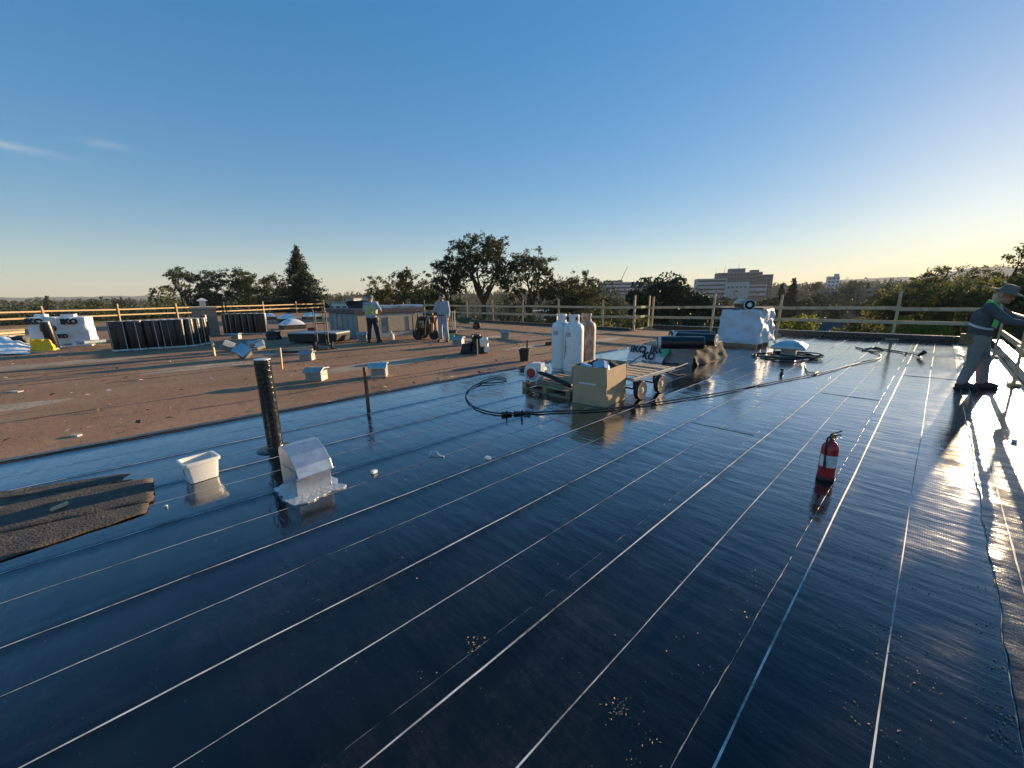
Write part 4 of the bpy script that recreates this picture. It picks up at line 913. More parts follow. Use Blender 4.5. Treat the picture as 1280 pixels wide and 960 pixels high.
tag(o, 'pale folded sheet lying on top of the roof housing', 'sheet')
tag(soft_box(1.2, .8, .32, 6, .12, 8).build('tarp_bundle', black_rubber, smooth=True, loc=hs.location + W(1.2, -2.0, 1.2)), 'dark tarp bundle on the left end of the roof housing', 'bundle')

# small sheet metal vents: curb, sloping lid
def small_vent(x, y, h, w_, d_, rz, label, m=galv_dull, tip=(0, 0), group='small sheet metal vents'):
    t = thing('sheet_metal_vent', label, 'vent', PB(x, y) + Vector((0, d_ * .35, 0)), rz, group); t.rotation_euler = (tip[0], tip[1], rz)
    if tip != (0, 0): t.location.z += .06
    MB().box((0, 0, h * .36), (w_ * .86, d_ * .8, h * .72)).build('curb', m, t, bevel=.006)
    MB().box((0, -d_ * .402, h * .40), (w_ * .70, .006, h * .46)).build('grille', mat('vent_louvre', (.30, .30, .30), .6, .3), t)
    MB().xprism([(-d_ * .58, h * .66), (-d_ * .58, h * .72), (-.04, h), (d_ * .55, h * .90), (d_ * .55, h * .82), (0, h * .9)][::-1], -w_ / 2, w_ / 2).build('lid', m, t, bevel=.004)
    return t
V = [(472, 472, .33, .42, .40, .15, 'dented sheet metal vent beside the membrane edge stake', alum), (393, 476.5, .30, .44, .36, -.05, 'sheet metal vent with dark lid behind the black pipe', galv_dull),
     (382, 451, .28, .42, .36, .1, 'sheet metal vent in front of the hand truck', galv_dull), (452, 427, .40, .42, .40, .3, 'sheet metal vent at the vested worker\'s feet', galv_dull),
     (572.5, 432.5, .34, .44, .42, -.2, 'sheet metal vent at the pale shirted worker\'s feet', galv_dull), (631, 423, .36, .40, .36, .1, 'lone sheet metal vent near the long guardrail', galv_dull),
     (293.5, 424, .28, .40, .36, .1, 'sheet metal vent below the right hand rolls', galv_dull), (317, 437, .32, .42, .38, .25, 'bluish vent hood in the pile of loose hoods', galv)]
for x, y, h, w_, d_, rz, lab, m_ in V: small_vent(x, y, h * .92, w_ * .88, d_ * .9, rz, lab, m_)
small_vent(281, 440, .28, .30, .30, .5, 'loose vent hood tipped at left of the hood pile', galv_dull, (.3, .5))
small_vent(304, 448, .34, .34, .34, 1.0, 'loose vent hood tipped nearest in the hood pile', galv, (.5, -.6))
small_vent(325, 438, .26, .30, .30, 2.0, 'loose white vent hood tipped at right of the hood pile', white_plastic, (-.4, .6))

# skylight domes
def dome(x, y, w_, h_, label):
    t = thing('skylight_dome', label, 'skylight', PB(x, y), RZ, 'milky skylight domes')
    MB().box((0, 0, .12), (w_, w_, .24)).build('curb', felt, t)
    MB().grid(lambda a_, b_: ((a_ - .5) * w_, (b_ - .5) * w_, .24 + h_ * (max(0, (1 - (2 * a_ - 1) ** 2)) * max(0, (1 - (2 * b_ - 1) ** 2))) ** .6), 14, 14).build('dome', acrylic, t, smooth='all')
    MB().box((0, 0, .245), (w_ + .06, w_ + .06, .03)).build('frame', alum, t)
dome(366, 411, 1.15, .34, 'nearest milky skylight dome left of the hand truck')
dome(360, 402, 1.15, .34, 'farther milky skylight dome behind the nearest one')
dome(390, 399, 1.2, .34, 'far milky skylight dome below the conifer')
dome(337, 399.5, .9, .3, 'small milky skylight dome behind the right hand rolls')

# trolley, hand truck and clutter in front of the housing
tr = thing('flat_trolley', 'low dark trolley with pale sheet on top', 'trolley', PB(386, 430) + Vector((.2, .5, 0)), R(-8))
MB().box((0, 0, .22), (1.9, .9, .30), taper=1.06).build('tray', black_rubber, tr, bevel=.02)
MB().box((0, 0, .39), (1.95, .95, .04)).build('top_sheet', blue_grey_tray, tr)
for x in (-.7, .7):
    for y in (-.35, .35): MB().cyl((x, y - .03, .08), (x, y + .03, .08), .08, n=12).build('wheel', black_rubber, tr, smooth=True)
ht = thing('hand_truck', 'black tubular hand truck standing upright in front of the trolley', 'hand truck', PB(405, 437), R(6))
for x in (-.17, .17): MB().tube([(x, 0, .12), (x, .03, .9), (x, .06, 1.18), (x * .8, -.04, 1.26)], .018, 8).build('upright', steel_dark, ht, smooth=True)
for z in (.25, .55, .85, 1.2): MB().cyl((-.17, .02, z), (.17, .02, z), .014, n=8).build('cross_bar', steel_dark, ht, smooth=True)
MB().box((0, -.15, .06), (.42, .28, .015)).build('toe_plate', steel_dark, ht)
for x in (-.27, .27):
    wl = MB().lathe([(.07, -.035), (.12, -.035), (.13, -.015), (.13, .015), (.12, .035), (.07, .035)], 18, (0, 0, 0), Matrix.Rotation(R(90), 3, 'Y')).build('wheel', black_rubber, ht, smooth=True, loc=(x, .06, .13))
    MB().lathe([(.01, -.03), (.07, -.02), (.07, .02), (.01, .03)], 14, (0, 0, 0), Matrix.Rotation(R(90), 3, 'Y')).build('rim', galv_dull, wl, smooth=True)
MB().cyl((-.27, .06, .13), (.27, .06, .13), .012, n=8).build('axle', steel_dark, ht)
pl = thing('pipe_post_pair', 'pair of slim black posts rising behind the hand truck', 'posts', PB(396, 431), 0)
for x in (0, .36): MB().cyl((x, 0, 0), (x, 0, 1.30), .018, n=8).build('post', steel_dark, pl, smooth=True)
MB().box((.18, 0, .03), (.6, .25, .06)).build('base', steel_dark, pl)
for i in range(3): tag(MB().beam((0, 0, 0), (.75, .1 * i, 0), .09, .06).build('lumber_offcut', wood_grey if i else black_rubber, loc=PB(354 + 5 * i, 440 - 2.0 * i, .06 + ZR)), ['dark offcut lying left of the hand truck', 'nearer grey lumber offcut left of the hand truck', 'farther grey lumber offcut left of the hand truck'][i], 'offcut', 'offcuts left of the hand truck')
tag(soft_box(.30, .26, .36, 5, .03, 2).build('red_container', red_plastic, loc=PB(391, 419)), 'red container behind the trolley', 'container')
tag(soft_box(.45, .3, .24, 6, .06, 7).build('white_sack', white_plastic, smooth=True, loc=PB(408, 420)), 'white sack behind the trolley', 'sack')
tag(soft_box(.46, .36, .34, 7, .10, 5).build('dark_sack', black_rubber, smooth=True, loc=PB(343, 424.5)), 'dark sack right of the right hand rolls', 'sack')
jg = thing('plastic_jug', 'pale plastic jug standing by the roof housing', 'jug', PB(489.5, 424.5), 0)
MB().lathe([(.11, 0), (.12, .02), (.12, .19), (.09, .25), (.04, .28), (.035, .31)], 14).build('bottle', mat('cream_plastic', (.66, .58, .42), .5), jg, smooth=True)
MB().lathe([(.04, .305), (.042, .33)], 12).build('cap', white_plastic, jg); MB().tube([(.05, 0, .27), (.13, 0, .24), (.13, 0, .14)], .015, 6).build('handle', white_plastic, jg)

# roofing kettle cart with clutter
kt = thing('kettle_cart', 'rusty wheeled roofing kettle cart cluttered with hoses and tools', 'cart', PB(534, 425) + Vector((0, .35, 0)), R(-6))
MB().lathe([(.10, -.42), (.26, -.40), (.30, -.36), (.30, .36), (.26, .40), (.10, .42)], 22, (0, 0, .56), Matrix.Rotation(R(90), 3, 'Y')).build('tank', rust_steel, kt, smooth=True)
MB().box((0, 0, .88), (.62, .46, .07), .05).build('lid', rust_steel, kt, bevel=.01)
for y in (-.28, .28): MB().beam((-.5, y, .24), (.55, y, .24), .05, .06).build('frame_rail', steel_dark, kt)
for x in (-.32, .34):
    for y in (-.36, .36):
        wl = MB().lathe([(.10, -.045), (.19, -.045), (.205, -.02), (.205, .02), (.19, .045), (.10, .045)], 20, (0, 0, 0), Matrix.Rotation(R(90), 3, 'X')).build('wheel', black_rubber, kt, smooth=True, loc=(x, y, .205))
        MB().lathe([(.01, -.03), (.10, -.03), (.10, .03), (.01, .03)], 14, (0, 0, 0), Matrix.Rotation(R(90), 3, 'X')).build('rim', rust_steel, wl, smooth=True)
for i in range(5):
    x = -.4 + .2 * i; MB().tube(smooth_path([Vector((x, -.42, .18)), Vector((x + .05, -.46, .5 + .05 * i)), Vector((x + .12, -.3, .92)), Vector((x + .2, -.44, .6))], 5), .022, 7).build('hose', [rust_steel, black_rubber, cardboard][i % 3], kt, smooth='all')
for x in (-.52, .54): MB().tube([(x, -.3, .2), (x, -.3, 1.0), (x, .3, 1.0), (x, .3, .2)], .018, 7).build('guard_hoop', steel_dark, kt, smooth='all')
MB().tube([(.2, 0, .9), (.22, 0, 1.03), (-.5, .05, 1.05)], .02, 7).build('pipe', galv_dull, kt, smooth='all')
MB().box((-.12, -.4, .62), (.18, .05, .26), .1).build('sheet_scrap', cardboard, kt); MB().box((.28, -.41, .48), (.14, .04, .34), -.2).build('tool_board', wood, kt)
rk = thing('tool_rack', 'black tool rack of upright handles right of the pale shirted worker', 'tool rack', PB(563, 417) + Vector((0, .4, 0)), 0)
MB().box((0, 0, .06), (.45, .4, .12)).build('base', steel_dark, rk)
for i in range(4): MB().cyl((-.15 + .1 * i, .02 * i, .08), (-.17 + .115 * i, 0, .98 + .05 * (i % 2)), .022, n=8).build('handle', [black_rubber, steel_dark, wood_grey, roll_tape][i], rk, smooth=True)
tag(soft_box(.26, .2, .18, 5, .04, 3).build('green_can', green_plastic, smooth=True, loc=PB(563.5, 425)), 'small bright green plastic can by the worker\'s boots', 'can')
wb = thing('wheelbarrow', 'dark green wheelbarrow standing near the long guardrail', 'wheelbarrow', PB(580, 413) + Vector((0, .2, 0)), R(10))
loft([ring4(.22, .20, .34, .05), ring4(.46, .34, .62, .06), ring4(.45, .33, .62, .06), ring4(.20, .18, .36, .05)]).build('tray', barrow_green, wb, smooth=True)
for y in (-.24, .24): MB().tube([(-.75, y * 1.2, .58), (-.3, y, .38), (.3, y * .5, .30), (.62, y * .2, .20)], .02, 7).build('handle', wood_grey, wb, smooth='all')
for y in (-.24, .24): MB().tube([(-.15, y, .36), (-.25, y, .01), (-.12, y, .01)], .018, 6).build('leg', galv_dull, wb, smooth='all')
MB().lathe([(.08, -.04), (.18, -.045), (.20, -.02), (.20, .02), (.18, .045), (.08, .04)], 18, (0, 0, 0), Matrix.Rotation(R(90), 3, 'X')).build('wheel', black_rubber, wb, smooth=True, loc=(.62, 0, .2))

# bags and bucket
bag = thing('rubbish_bags', 'heaped black rubbish bags with white rags', 'bags', PB(597, 443) + Vector((0, .3, 0)), .2)
soft_box(.52, .45, .52, 10, .16, 2.2, taper=.6).build('bag', black_rubber, bag, smooth=True); soft_box(.40, .36, .30, 8, .12, 7.2, taper=.7).build('bag', black_rubber, bag, smooth=True, loc=(-.33, .02, 0))
soft_box(.24, .12, .22, 7, .09, 5.2).build('rag', white_plastic, bag, smooth=True, loc=(.14, -.22, .22)); soft_box(.14, .10, .14, 6, .06, 8.2).build('rag', white_plastic, bag, smooth=True, loc=(.24, -.24, .06))
bk = thing('black_bucket', 'black plastic bucket beside a stake near the membrane edge', 'bucket', PB(656, 452) + Vector((0, .12, 0)), 0)
MB().lathe([(.115, 0), (.145, .29), (.155, .29), (.155, .315), (.138, .315), (.11, .02)], 22).build('shell', black_rubber, bk, smooth=True)
MB().tube([(.15 * math.cos(a_ * .314), -.02, .27 + .03 - .15 * math.sin(a_ * .314)) for a_ in range(11)], .004, 5).build('handle', galv_dull, bk)
tag(soft_box(.34, .2, .10, 5, .05, 6).build('felt_lump', felt, loc=PB(688, 431)), 'dark lump of torn felt left of the gas cylinders', 'felt lump')
for x, y, s_, lab in ((591, 419, .2, 'pale scrap beside the wheelbarrow'), (662, 417, .3, 'flat pale scrap behind the black bucket'), (684, 419.5, .25, 'flat scrap left of the gas cylinders on the brown roof'), (20, 490, .2, 'pale stick end at the far left of the brown roof'), (96, 545, .12, 'pale scrap on the brown roof near its edge')):
    tag(soft_box(s_, s_ * .5, .02, 4, .02, x).build('litter', chip_mat, loc=PB(x, y)), lab, 'litter', 'litter on the brown roof')

# litter too small to count
def scatter(name, label, cat, m, spots, seed):
    r_ = random.Random(seed); mb = MB()
    for (p, sz, z) in spots(r_):
        e = Euler((r_.uniform(-.5, .5), r_.uniform(-.5, .5), r_.uniform(0, 6.3))).to_matrix(); w_ = r_.uniform(.4, 1)
        q = [e @ Vector(c_) * sz for c_ in ((-1, 0, 0), (0, -w_ * .6, .15), (1, 0, 0), (0, w_ * .6, .1))]
        mb.add([Vector((p.x, p.y, z)) + k_ + Vector((0, 0, sz * .35)) for k_ in q], [(0, 1, 2, 3)])
    return tag(mb.build(name, m), label, cat, kind='stuff')
def clumps(r_):
    for x, y, n, sp in ((1080, 795, 60, .10), (1092, 703, 40, .10), (1107, 796, 26, .05), (1098, 830, 50, .13), (1130, 836, 12, .04), (1160, 857, 14, .04), (1080, 898, 20, .05), (1105, 916, 18, .05), (595, 807, 60, .03), (530, 849, 6, .03), (770, 888, 50, .025), (1112, 723, 40, .10), (944, 722, 20, .06), (920, 775, 20, .1), (890, 830, 24, .1), (800, 935, 30, .08), (1238, 700, 60, .06), (1241, 740, 80, .06), (1246, 790, 80, .05), (1252, 840, 80, .05), (1258, 890, 70, .04), (1264, 930, 60, .04), (1085, 720, 30, .05), (1180, 640, 16, .15), (1140, 700, 20, .15), (520, 700, 14, .1), (540, 597, 14, .1), (690, 535, 10, .2)):
        c_ = P(x, y)
        for i in range(n): yield (c_ + Vector((r_.gauss(0, sp), r_.gauss(0, sp), 0)), r_.choice((.002, .003, .004, .007)), .003)
scatter('leaf_litter', 'scattered dry leaf and bark crumbs on the black membrane', 'litter', debris_mat, clumps, 3)
def specks(r_):
    for i in range(1500):
        u, v = r_.uniform(-1, 12), r_.uniform(-6, .6); yield (W(u, v), r_.choice((.0012, .0018, .0025, .004)) , .002)
scatter('membrane_specks', 'fine pale grit specks sprinkled over the black membrane', 'grit', chip_mat, specks, 5)
def chips(r_):
    for i in range(1800):
        v = -6.6 - 24 * r_.random() ** 1.5; u = r_.uniform(-6, 16); yield (W(u, v), r_.choice((.012, .02, .03, .05)) * r_.uniform(.5, 1.2), ZR + .002)
scatter('roof_rubble', 'small chips and torn bits littering the brown roof', 'rubble', chip_mat, chips, 8)
def chips2(r_):
    for i in range(700):
        v = -6.6 - 20 * r_.random() ** 1.3; u = r_.uniform(-6, 16); yield (W(u, v), r_.uniform(.02, .07), ZR + .002)
scatter('felt_crumbs', 'dark torn felt crumbs littering the brown roof', 'rubble', felt, chips2, 9)

# ------------------------------------------------------------------ people
def flesh(name, parts, m, parent, voxel=.012, it=4, keep=None):
    mb = MB()
    for q in parts:
        if q[0] == 'c':
            _, p0, p1, r0, r1 = q; p0, p1 = Vector(p0), Vector(p1)
            if (p1 - p0).length > 1e-4: mb.cyl(p0, p1, r0, r1, 14)
            for c_, r_ in ((p0, r0), (p1, r1)): mb.lathe([(r_ * math.sin(R(k)) + 1e-5, -r_ * math.cos(R(k))) for k in (1, 22, 45, 68, 90, 112, 135, 158, 179)], 14, c_)
        else:
            _, c_, rad_, rot = q; M = Euler(rot).to_matrix() @ Matrix.Diagonal(rad_)
            mb.lathe([(math.sin(R(k)) + 1e-5, -math.cos(R(k))) for k in (1, 18, 36, 54, 72, 90, 108, 126, 144, 162, 179)], 18, c_, M)
    o = mb.build(name, m)
    rm = o.modifiers.new('remesh', 'REMESH'); rm.mode = 'VOXEL'; rm.voxel_size = voxel; rm.use_smooth_shade = True
    sm = o.modifiers.new('smooth', 'SMOOTH'); sm.iterations = it; sm.factor = .5
    bpy.context.view_layer.update()
    me = bpy.data.meshes.new_from_object(o.evaluated_get(bpy.context.evaluated_depsgraph_get()))
    old_me = o.data; o.modifiers.clear(); o.data = me; bpy.data.meshes.remove(old_me)
    if not me.materials: me.materials.append(m)
    if parent is not None: o.parent = parent
    return o
def hand(wr, d, nrm, side, curl=.5):
    # palm, four curled fingers of unequal length and a thumb leaving the side of the palm
    wr, d, nrm = Vector(wr), Vector(d).normalized(), Vector(nrm).normalized(); lat = d.cross(nrm).normalized() * side; nrm = lat.cross(d) * side; out = []
    pe = wr + d * .085
    for k in (-1, 0, 1): out.append(('c', wr + lat * .014 * k + d * .012, pe + lat * .026 * k, .019, .015))
    for k, l_ in zip((-1.5, -.5, .5, 1.5), (.062, .078, .084, .074)):
        p = pe + lat * .0185 * k; dd = d.copy()
        for s_ in range(3):
            dd = (dd + nrm * curl * (.55 + .25 * s_)).normalized(); q = p + dd * l_ * (.45, .32, .23)[s_]
            out.append(('c', p, q, .0095 - .0009 * s_, .0088 - .0009 * s_)); p = q
    p = wr + d * .03 + lat * .028; q = p + (d * .6 + lat * .8 + nrm * .3).normalized() * .042; r_ = q + (d * .9 + lat * .15 + nrm * .4).normalized() * .032
    out += [('c', p, q, .013, .0105), ('c', q, r_, .0105, .009)]
    return out
def head_parts(c_, fwd, upv):
    fwd, upv = Vector(fwd).normalized(), Vector(upv).normalized(); lat = upv.cross(fwd).normalized(); fwd = lat.cross(upv)
    M = Matrix((fwd, lat, upv)).transposed(); e = M.to_euler(); c_ = Vector(c_); f = lambda x, y, z: c_ + M @ Vector((x, y, z))
    return [('e', f(-.008, 0, .02), (.095, .076, .105), e), ('e', f(.022, 0, -.045), (.070, .060, .075), e), ('c', f(.085, 0, -.085), f(.06, 0, -.09), .022, .03),
            ('c', f(.090, 0, .015), f(.110, 0, -.028), .009, .014), ('c', f(.088, -.02, -.058), f(.088, .02, -.058), .009, .009), ('c', f(.082, -.045, .03), f(.088, .045, .03), .012, .012),
            ('e', f(-.005, .078, -.005), (.022, .012, .032), e), ('e', f(-.005, -.078, -.005), (.022, .012, .032), e)], M, f
def person(label, loc, rz, J, shirt, trousers, boots, sleeve='long', shirt_w=1.0):
    t = thing('person', label, 'person', loc, rz)
    V_ = {k: Vector(v) for k, v in J.items() if k not in ('hand_l', 'hand_r', 'face', 'headup')}
    hp, M, f = head_parts(V_['head'], J['face'], J['headup'])
    body = list(hp)
    body += [('c', V_['neck'], V_['head'] - Vector(J['headup']) * .05, .058, .052), ('c', V_['pelvis'], V_['chest'], .12, .13), ('c', V_['chest'], V_['neck'], .11, .065)]
    for s_ in 'lr':
        body += [('c', V_['sh_' + s_], V_['el_' + s_], .052, .040), ('c', V_['el_' + s_], V_['wr_' + s_], .040, .027), ('c', V_['chest'].lerp(V_['neck'], .6), V_['sh_' + s_], .07, .055)]
        body += hand(V_['wr_' + s_], *J['hand_' + s_], 1 if s_ == 'l' else -1)
        body += [('c', V_['hip_' + s_], V_['kn_' + s_], .078, .052), ('c', V_['kn_' + s_], V_['an_' + s_], .052, .036), ('c', V_['an_' + s_], V_['toe_' + s_], .036, .026)]
    flesh('body', body, skin, t, .0085, 3)
    sp = []; lat = (V_['sh_l'] - V_['sh_r']).normalized()
    w_ = shirt_w
    for k in (-1, 0, 1):
        sp += [('c', V_['pelvis'] + lat * .07 * k + Vector((0, 0, .04)), V_['chest'] + lat * .085 * k, .135 * w_, .150 * w_), ('c', V_['chest'] + lat * .085 * k, V_['neck'] + lat * .05 * k - (V_['neck'] - V_['chest']).normalized() * .07, .145 * w_, .095)]
    for s_ in 'lr':
        sp += [('c', V_['chest'].lerp(V_['neck'], .6), V_['sh_' + s_], .105, .084), ('c', V_['sh_' + s_], V_['el_' + s_], .076, .062)]
        if sleeve == 'long': sp += [('c', V_['el_' + s_], V_['el_' + s_].lerp(V_['wr_' + s_], .93), .061, .042)]
        else: sp.pop(); sp += [('c', V_['sh_' + s_], V_['sh_' + s_].lerp(V_['el_' + s_], .75), .076, .068)]
    so = flesh('shirt', sp, shirt, t, .013, 3)
    tp_ = [('c', V_['pelvis'] + lat * .06 + Vector((0, 0, .06)), V_['pelvis'] - lat * .06 + Vector((0, 0, .04)), .112, .112)]
    for s_ in 'lr':
        tp_ += [('c', V_['pelvis'] + Vector((0, 0, .02)), V_['hip_' + s_], .112, .116), ('c', V_['hip_' + s_], V_['kn_' + s_], .108, .084), ('c', V_['kn_' + s_], V_['an_' + s_] + Vector((0, 0, .03)), .084, .074)]
    flesh('trousers', tp_, trousers, t, .013, 3)
    for s_ in 'lr':
        A, T_ = V_['an_' + s_], V_['toe_' + s_]; dd = Vector((T_.x - A.x, T_.y - A.y, 0)).normalized()
        bo = flesh('boot', [('c', A + Vector((0, 0, .10)), A, .058, .056), ('c', A - dd * .035 + Vector((0, 0, -.045)), T_ + Vector((0, 0, .012)), .050, .046), ('c', A, T_ + Vector((0, 0, .02)), .055, .042)], boots, t, .011, 2)
        MB().beam(Vector((A.x, A.y, .011)) - dd * .085, Vector((T_.x, T_.y, .011)) + dd * .05, .094, .022).build('sole', black_rubber, bo, bevel=.008)
    MB().add([f(*q) for q in ((.083, .018, .02), (.083, .042, .02), (.085, .042, .012), (.085, .018, .012), (.083, -.042, .02), (.083, -.018, .02), (.085, -.018, .012), (.085, -.042, .012))], [(0, 1, 2, 3), (4, 5, 6, 7)]).build('eyes', hair_dark, t)
    return t, V_, M, f, lat
def standing(**kw):
    J = dict(pelvis=(0, 0, .95), chest=(.01, 0, 1.28), neck=(0, 0, 1.47), head=(.02, 0, 1.62), face=(1, 0, 0), headup=(0, 0, 1),
             sh_l=(0, .19, 1.42), sh_r=(0, -.19, 1.42), el_l=(-.02, .24, 1.13), el_r=(-.02, -.24, 1.13), wr_l=(.05, .24, .88), wr_r=(.05, -.24, .88),
             hip_l=(0, .09, .90), hip_r=(0, -.09, .90), kn_l=(.02, .11, .49), kn_r=(.02, -.11, .49), an_l=(-.02, .13, .09), an_r=(-.02, -.13, .09), toe_l=(.13, .16, .04), toe_r=(.13, -.16, .04),
             hand_l=((.1, 0, -1), (0, -1, 0)), hand_r=((.1, 0, -1), (0, 1, 0)))
    J.update(kw); return J
def hat(t, f, M, brim, m, cap=False):
    c_ = f(-.008, 0, .0); e = M
    if cap:
        flesh('cap', [('e', f(-.012, 0, .045), (.108, .090, .092), M.to_euler()), ('c', f(.09, -.03, .055), f(.155, -.02, .045), .012, .009), ('c', f(.09, .03, .055), f(.155, .02, .045), .012, .009), ('c', f(.09, 0, .06), f(.165, 0, .05), .014, .010)], m, t, .012, 2)
    else:
        MB().lathe([(.09, .0), (brim * .7, -.006), (brim, -.020), (brim + .004, -.014), (brim * .7, .004), (.099, .014), (.096, .075), (.080, .100), (.03, .108)], 26, f(-.008, 0, .060), M).build('hat', m, t, smooth='all')

# stooping worker at the right edge, facing along the roof towards the right
J = standing(pelvis=(-.13, 0, .90), chest=(-.11, 0, 1.22), neck=(-.04, 0, 1.43), head=(.045, -.01, 1.555), face=(.9, -.15, -.42), headup=(.38, 0, .92),
             sh_l=(-.07, .19, 1.36), sh_r=(-.07, -.19, 1.36), el_l=(.16, .27, 1.16), el_r=(.18, -.23, 1.15), wr_l=(.41, .16, 1.15), wr_r=(.45, -.10, 1.10),
             hip_l=(-.12, .10, .86), hip_r=(-.12, -.10, .86), kn_l=(-.04, .13, .48), kn_r=(-.10, -.14, .48), an_l=(.0, .15, .09), an_r=(-.16, -.17, .09), toe_l=(.16, .14, .04), toe_r=(-.01, -.19, .04),
             hand_l=((1, -.2, -.25), (0, 0, -1)), hand_r=((1, .2, -.25), (0, 0, -1)))
wk, Vw, M, f, lat = person('stooping worker in wide hat, dark shirt, harness straps and grey trousers', P(1222, 486), R(-60), J, cloth_dark, cloth_grey, boot_mat)
hat(wk, f, M, .205, hat_mat)
def strap(t, pts, w_, m, name='strap', th=.006):
    pts = smooth_path([Vector(p) for p in pts], 6); mb = MB(); vs = []
    for i, p in enumerate(pts):
        d = (pts[min(i + 1, len(pts) - 1)] - pts[max(i - 1, 0)]).normalized(); s_ = Vector((1, 0, 0)).cross(d); s_ = d.cross(Vector((0, -1, 0))).normalized()
        vs += [p - s_ * w_ / 2, p + s_ * w_ / 2]
    o = mb.add(vs, [(2 * i, 2 * i + 1, 2 * i + 3, 2 * i + 2) for i in range(len(pts) - 1)]).build(name, m, t); s2 = o.modifiers.new('thickness', 'SOLIDIFY'); s2.thickness = th; s2.offset = 0; return o
strap(wk, [(-.11, -.16, 1.47), (.005, -.19, 1.39), (.045, -.20, 1.23), (.035, -.19, 1.06)], .055, hi_green, 'green_strap')
strap(wk, [(.01, -.06, 1.42), (.055, -.07, 1.30), (.055, -.10, 1.15), (.045, -.15, 1.04)], .03, reflect, 'reflective_strap')
strap(wk, [(-.25, -.17, 1.10), (-.15, -.24, 1.06), (-.05, -.235, 1.03), (.035, -.19, 1.02)], .035, reflect, 'belt_strap')
soft_box(.17, .09, .17, 5, .02, 3).build('tool_pouch', pouch_mat, wk, smooth=True, loc=(-.22, -.17, .76))
tl = thing('torch_pole', 'long pole held by the stooping worker at the picture edge', 'pole', (0, 0, 0))
mw = Matrix.Translation(wk.location) @ Matrix.Rotation(wk.rotation_euler.z, 4, 'Z')
MB().cyl(mw @ Vector((.42, .04, 1.20)), mw @ Vector((1.5, .0, .05)), .013, n=10).build('shaft', wood, tl, smooth=True)
MB().box(mw @ Vector((1.52, .0, .035)), (.10, .42, .05), -.1).build('head', steel_dark, tl)

# vested worker with a hand on the hip
J = standing(face=(-.6, .75, -.25), headup=(0, 0, 1), el_r=(-.12, -.38, 1.17), wr_r=(.02, -.20, .99), hand_r=((.6, .7, -.4), (0, .5, 0.5)), el_l=(.03, .26, 1.13), wr_l=(.16, .20, .95), hand_l=((.6, -.4, -.6), (0, -1, 0)),
             kn_l=(.02, .12, .49), an_l=(-.02, .17, .09), toe_l=(.12, .22, .04), kn_r=(.0, -.14, .49), an_r=(-.08, -.20, .09), toe_r=(.05, -.26, .04))
w1, V1, M, f, lat = person('worker in yellow green safety vest with hand on hip', PB(467.5, 428), R(95), J, cloth_blue, cloth_black, boot_mat, 'short')
hat(w1, f, M, .12, cap_grey, True)
vest = [('c', V1['pelvis'] + Vector((0, .07 * k, .12)), V1['chest'] + Vector((0, .09 * k, 0)), .146, .158) for k in (-1, 0, 1)] + [('c', V1['chest'] + Vector((0, .09 * k, 0)), V1['neck'] + Vector((0, .10 * k, -.07)), .152, .098) for k in (-1, 1)]
flesh('vest', vest, hi_vis, w1, .013, 3)
for s_ in (-1, 1): strap(w1, [(-.112, .09 * s_, 1.43), (-.160, .09 * s_, 1.27), (-.150, .08 * s_, 1.08)], .05, reflect, 'reflective_band')
soft_box(.14, .10, .2, 5, .02, 6).build('tool_pouch', pouch_mat, w1, smooth=True, loc=(.0, -.19, .74))

# pale shirted worker with a hand raised to the chin
J = standing(face=(.8, -.55, -.2), el_l=(.02, .26, 1.13), wr_l=(.12, .27, .90), el_r=(.16, -.23, 1.16), wr_r=(.17, -.10, 1.42), hand_r=((-.05, .35, 1), (-1, 0, .2)), hand_l=((.2, 0, -1), (0, -1, 0)),
             kn_l=(.03, .12, .49), an_l=(-.0, .15, .09), toe_l=(.15, .20, .04), an_r=(-.04, -.12, .09), toe_r=(.11, -.15, .04))
w2, V2, M, f, lat = person('worker in pale blue shirt and jeans with hand at chin', PB(555, 427), R(-105), J, cloth_blue, denim, boot_mat)
flesh('hair', [('e', f(-.020, 0, .045), (.098, .084, .090), M.to_euler()), ('e', f(-.055, 0, .0), (.060, .074, .070), M.to_euler())], hair_dark, w2, .012, 2)
MB().lathe([(.150, -.022), (.155, -.02), (.155, .02), (.150, .022)], 24, (0, 0, .985), Matrix.Diagonal((1.0, 1.28, 1))).build('belt', black_rubber, w2, smooth=True)

